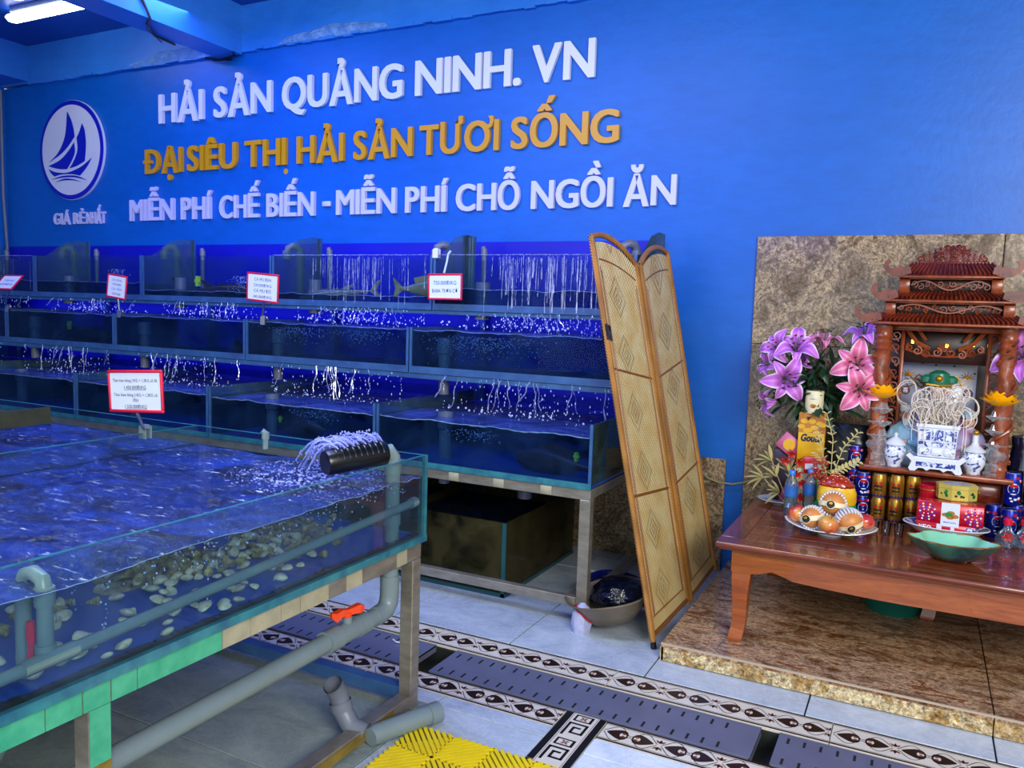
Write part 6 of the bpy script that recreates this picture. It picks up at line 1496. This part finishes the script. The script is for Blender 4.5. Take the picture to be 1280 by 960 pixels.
# stacked packets behind
gift('carton', 'cream carton under the yellow biscuit packet', 'box', (-.470, 4.34, TZ), .14, .09, .205, m_cream)
r = gift('biscuit_packet', 'tall yellow biscuit packet with dark script and biscuit picture', 'box', (-.470, 4.33, TZ+.205), .128, .05, .285, m_yellowc, rz=.03)
b = MB(); b.box(-.063, -.0256, .185, .063, -.0252, .283, 1)
for k in range(9): x = -.05+.0125*k; z = .215+.03*math.sin(k*1.9); b.add([(x+.018*math.cos(2*PI*j/12), -.0258-.0001*k, z+.012*math.sin(2*PI*j/12)) for j in range(12)], [tuple(range(12))], 2)
b.text('Goute', lambda p: (-.052+p[0]+p[1]*.15, -.0266, .142+p[1]), .10, .036, .05, m=0); b.obj('packet_print', [m_ink, m_crust, m_yellowc], r, smooth=False)
r = thing('paper_can', 'small cream paper can standing on the yellow biscuit packet', 'can', (-.468, 4.33, TZ+.49))
b = MB(); b.lathe([(.043, 0), (.0445, .002), (.0445, .112), (.042, .115), (.001, .114)], n=28); b.obj('can_body', m_cream, r)
b = MB(); patch(b, .0445, -.35, .35, .028, .050, 0, .0005, 'disc'); wrap(b, 'CAFE', .072, .034, .007, .0445, 1); b.obj('can_print', [m_crust, m_bw2], r)
r = gift('red_packet', 'red and white packet leaning on the yellow biscuit packet', 'box', (-.437, 4.272, TZ+.19), .105, .02, .085, m_red, rot=(-.08, -.06, 0), bev=.002)
b = MB(); b.box(-.046, -.0108, .022, .046, -.0102, .05); b.obj('packet_print', m_white, r, smooth=False)
r = gift('tilted_packet', 'pink and yellow packet tilted on its corner left of the yellow one', 'box', (-.605, 4.34, TZ+.28), .105, .03, .09, flat('pink_packet', '#d06a98', .4, 0, .4, 30), rot=(0, .65, .1), bev=.002)
b = MB(); b.add([(.0+.03*math.cos(2*PI*j/16), -.0157, .045+.03*math.sin(2*PI*j/16)) for j in range(16)], [tuple(range(16))]); b.obj('packet_print', m_yellowc, r, smooth=False)
gift('gift_carton', 'dark purple carton standing behind the dried leaves', 'box', (-.60, 4.375, TZ), .10, .05, .285, flat('dark_purple_box', '#2a1030', .4), bev=.002)
gift('dark_gift_box', 'dark glossy gift box standing behind the gold leaf spray', 'box', (-.30, 4.46, TZ), .17, .08, .44, flat('dark_gloss_box', '#1c2028', .2, 0, .5, 9), bev=.003)
# dried leaf and red berry arrangement
r = thing('dried_arrangement', 'dried pale leaves with red blossoms in the back left corner', 'flower arrangement', (-.545, 4.26, TZ))
def leaf(b, p, d, L, w, up=Vector((0, -.35, .9)), m=0, curl=.15):
    d = Vector(d).normalized(); sd = d.cross(up)
    sd = sd.normalized() if sd.length > 1e-5 else Vector((1, 0, 0)); n_ = sd.cross(d); p = Vector(p)
    vs = []; K = 6
    for i in range(K+1):
        q = i/K; ww = w*math.sin(PI*min(1, q*.93+.05))**.9*(0.05 if i == K else 1); c_ = p+d*L*q-n_*curl*L*q*q
        vs += [c_-sd*ww+n_*ww*.35, c_, c_+sd*ww+n_*ww*.35]
    fs = []
    for i in range(K): o = i*3; fs += [(o, o+1, o+4, o+3), (o+1, o+2, o+5, o+4)]
    b.add(vs, fs, m)
m_dry = flat('dried_leaf', '#b8ac70', .5, 0, .25, 20); m_gleaf = flat('pale_gold_leaf', '#d8cc8c', .4, .1, .2, 20)
random.seed(12)
b = MB()
for (x, z) in ((-.10, .24), (-.13, .14), (-.02, .30), (.03, .26)): b.tube([(0, 0, 0), (x*.5, -.01, z*.5), (x, -.02, z)], .0025, 5)
b.obj('stems', m_dry, r)
for (cx, cz, a0) in ((-.10, .24, 2.6), (-.135, .15, 3.1), (-.07, .16, 2.4), (-.05, .08, 2.9), (-.01, .19, 1.8), (.02, .12, 1.2)):
    for k in range(5):
        a = a0+(k-2)*.45; b = MB(); leaf(b, (cx, -.02+rnd(-.02, .01), cz), (math.cos(a), -.2, math.sin(a)), rnd(.06, .10), .010); b.obj('dried_leaf', m_dry, r)
for (cx, cz) in ((.0, .29), (-.03, .25), (.04, .25), (.03, .19), (.06, .14), (.05, .07)):
    b = MB()
    for k in range(6): a = k*PI/3+cx*9; leaf(b, (cx, -.035, cz), (math.cos(a), -.5, math.sin(a)), .030, .011)
    b.obj('red_blossom', m_redfl, r)
b = MB(); b.lathe([(.03, 0), (.035, .01), (.022, .03), (.03, .075), (.034, .08)], n=16); b.obj('small_pot', m_gcer, r)
r = thing('berry_cluster', 'cluster of dark red artificial berries behind the gold ornament', 'flower arrangement', (-.42, 4.21, TZ+.0))
b = MB(); b.tube([(0, 0, 0), (0, 0, .2)], .004, 6); b.tube([(0, 0, 0), (.03, 0, .2)], .004, 6); b.obj('stems', m_stem, r)
for k in range(40): b = MB(); b.ball((rnd(-.035, .05), rnd(-.02, .02), .215+rnd(-.05, .05)), rnd(.006, .009), 8); b.obj('berry', m_amber_r, r)
r = thing('gold_leaf_spray', 'spray of pale gold leaves rising behind the gold ornament', 'flower arrangement', (-.36, 4.25, TZ))
stems = [((-.02, 0, .20), (-.05, -.01, .33), (-.075, -.02, .42)), ((0, 0, .20), (.0, -.01, .38), (-.035, -.02, .50)), ((.01, 0, .20), (.05, -.01, .34), (.11, -.02, .42)), ((.01, 0, .2), (.06, -.01, .24), (.12, -.02, .28)), ((-.02, 0, .2), (-.04, -.02, .26), (-.07, -.03, .30))]
b = MB()
for s_ in stems: b.tube([(0, 0, 0)]+list(s_), .0022, 5)
b.obj('stems', m_gleaf, r)
for s_ in stems:
    for k in range(8):
        q = k/7; p = Vector(s_[0]).lerp(Vector(s_[1]), q*2) if q < .5 else Vector(s_[1]).lerp(Vector(s_[2]), q*2-1); d = (Vector(s_[2])-Vector(s_[0])).normalized()
        for sg in (-1, 1):
            b = MB(); sd = Vector((d.z, 0, -d.x))*sg; leaf(b, p, d*.7+sd+Vector((0, -.15, 0)), .028, .0085, curl=.05); b.obj('gold_leaf', m_gleaf, r)
# ================================================================ LILIES
r = thing('flower_vase', 'tall dark vase holding the pink lilies', 'vase', (-.50, 4.47, TZ))
b = MB(); b.lathe([(.06, 0), (.07, .01), (.08, .15), (.075, .30), (.06, .40), (.065, .44), (.070, .45), (.062, .45), (.05, .40)], n=28, mod=lambda t, z: 1+.03*math.cos(8*t)); b.obj('vase_body', flat('dark_violet_glass', '#1c1c3a', .1, 0, .5, 5, coat=.8), r)
def lily_mesh(mat):
    out = []
    for k in range(6):
        a = k*PI/3; big = 1.0 if k % 2 else .82; b = MB(); L = .098*big; W = .030 if k % 2 else .021
        d = Vector((math.cos(a), math.sin(a), 0)); t_ = Vector((-d.y, d.x, 0)); up = Vector((0, 0, 1))
        def pf(u, v):
            s = (u-.5)*2; ww = W*math.sin(PI*min(.985, .08+v*.9))**.75
            rad = .006+L*.95*(v**1.5*.75+.25*v); hgt = L*(.75*math.sin(min(1, v*1.25)*PI/2)-.55*max(0, v-.55)**1.4*2.2)
            return d*rad+up*(hgt+.006*s*s-.003)+t_*ww*s
        b.grid(6, 9, pf); me = b.mesh('petal', mat); uv = me.uv_layers.new(name='UVMap')
        for lp in me.loops: vi = lp.vertex_index; uv.data[lp.index].uv = ((vi % 7)/6, (vi//7)/9)
        out.append(me)
    return out
lm_v = lily_mesh(m_pet_v); lm_p = lily_mesh(m_pet_p)
sb = MB()
for k in range(6): a = k*PI/3+.4; sb.tube([(0, 0, .01), (.010*math.cos(a), .010*math.sin(a), .05), (.022*math.cos(a), .022*math.sin(a), .085)], .0013, 5, 0); sb.ball((.023*math.cos(a), .023*math.sin(a), .088), .005, 6, 1, sc=(1.6, .7, .7))
sb.tube([(0, 0, 0), (0, 0, .06), (.004, 0, .10)], .002, 6, 0)
st_me = sb.mesh('stamens', [m_stem, m_stamen])
tb_ = MB(); tb_.lathe([(.004, -.02), (.009, 0), (.016, .03), (.02, .045)], n=12); tube_me = tb_.mesh('flower_throat', m_leaf)
LR = thing('lily_bouquet', 'bouquet of violet and pink lilies with dark leaves left of the shrine', 'flowers', (-.50, 4.47, TZ+.40))
BO = Vector((-.50, 4.47, TZ+.40)); NECK = Vector((-.50, 4.46, TZ+.47))
def lily(p, facing, mats, sc=1.0, roll=0, parent=None, name='lily_flower', base=None):
    p = Vector(p)-(base if base is not None else BO); f = Vector(facing).normalized(); q = f.to_track_quat('Z', 'Y').to_matrix().to_4x4()
    e = bpy.data.objects.new(name, None); COL.objects.link(e); e.parent = parent; e.empty_display_size = .02
    e.matrix_local = Matrix.Translation(p) @ q @ Matrix.Rotation(roll, 4, 'Z') @ Matrix.Scale(sc, 4)
    for me in mats: link('petal', me, e)
    link('stamens', st_me, e)
    return e
FL = [((-.655, 4.40, 1.335), (-.4, -.9, .25), lm_v, 1.05, .2), ((-.575, 4.38, 1.325), (.1, -.75, .55), lm_v, 1.25, .5), ((-.69, 4.42, 1.25), (-.75, -.6, .1), lm_v, .95, .9),
      ((-.625, 4.34, 1.185), (.35, -.9, .0), lm_v, 1.35, .1), ((-.665, 4.37, 1.06), (-.9, -.45, -.2), lm_v, 1.0, 1.1), ((-.455, 4.43, 1.345), (.1, -.2, 1), lm_p, 1.1, .3),
      ((-.285, 4.38, 1.275), (.05, -1, .1), lm_p, 1.35, .4), ((-.265, 4.34, 1.155), (.15, -.95, .05), lm_p, 1.35, .9), ((-.255, 4.40, 1.395), (-.15, -.45, .8), lm_v, 1.05, .2), ((-.545, 4.42, 1.27), (-.3, -.8, .3), lm_v, .8, .6)]
for i, (p, f, mm, sc, ro) in enumerate(FL):
    lily(p, f, mm, sc, ro, LR)
    b = MB(); P0 = NECK; P1 = Vector(p)-Vector(f).normalized()*.03; Pm = P0.lerp(P1, .5)+Vector((0, .02, .03)); b.tube([P0-BO, Pm-BO, P1-BO], .0035, 6); b.obj('stem', m_stem, LR)
random.seed(31)
lv = []
for k in range(5):
    b = MB(); L = rnd(.09, .15); leaf(b, (0, 0, 0), (1, 0, .05), L, rnd(.011, .017), up=Vector((0, 0, 1)), curl=rnd(.15, .5)); lv.append(b.mesh('lily_leaf', m_leaf))
for k in range(170):
    a = rnd(0, 2*PI); q = rnd(0, 1); base = Vector((-.49+.17*math.cos(a)*q, 4.43+.05*math.sin(a)-.03, rnd(1.03, 1.27)))
    o = link('lily_leaf', random.choice(lv), LR); dv = Vector((base.x+.49+rnd(-.12, .12), rnd(-.25, .05), rnd(-.18, .16))).normalized()
    o.matrix_local = Matrix.Translation(base-BO) @ dv.to_track_quat('X', 'Z').to_matrix().to_4x4() @ Matrix.Rotation(rnd(-1, 1), 4, 'X')
# buds
for (p, q) in (((-.37, 4.40, 1.33), (.3, -.2, 1)), ((-.50, 4.36, 1.30), (-.1, -.3, 1))):
    b = MB(); d = Vector(q).normalized(); P = Vector(p)-BO; b.tube([P-d*.1, P-d*.03, P, P+d*.03, P+d*.055], [.003, .004, .011, .009, .002], 10); b.obj('lily_bud', m_stem, LR)
# lily at the right edge
R2 = Vector((.47, 4.42, TZ)); r = thing('lily_vase', 'second vase of violet lilies right of the shrine, mostly outside the picture', 'flowers', R2)
b = MB(); b.lathe([(.06, 0), (.07, .01), (.08, .15), (.075, .30), (.06, .40), (.065, .44), (.062, .45), (.05, .40)], n=24); b.obj('vase_body', flat('dark_violet_glass_two', '#1c1c3a', .1, 0, .5, 5, coat=.8), r)
for (p, f, mm, sc, ro) in (((.425, 4.36, 1.345), (-.35, -.9, .25), lm_v, 1.45, .6), ((.56, 4.38, 1.28), (.3, -.9, .3), lm_p, 1.2, .2)):
    lily(p, f, mm, sc, ro, r, base=R2); b = MB(); b.tube([(0, 0, .4), tuple(Vector(p)-R2+Vector((.01, .03, -.02)))], .0035, 6); b.obj('stem', m_stem, r)
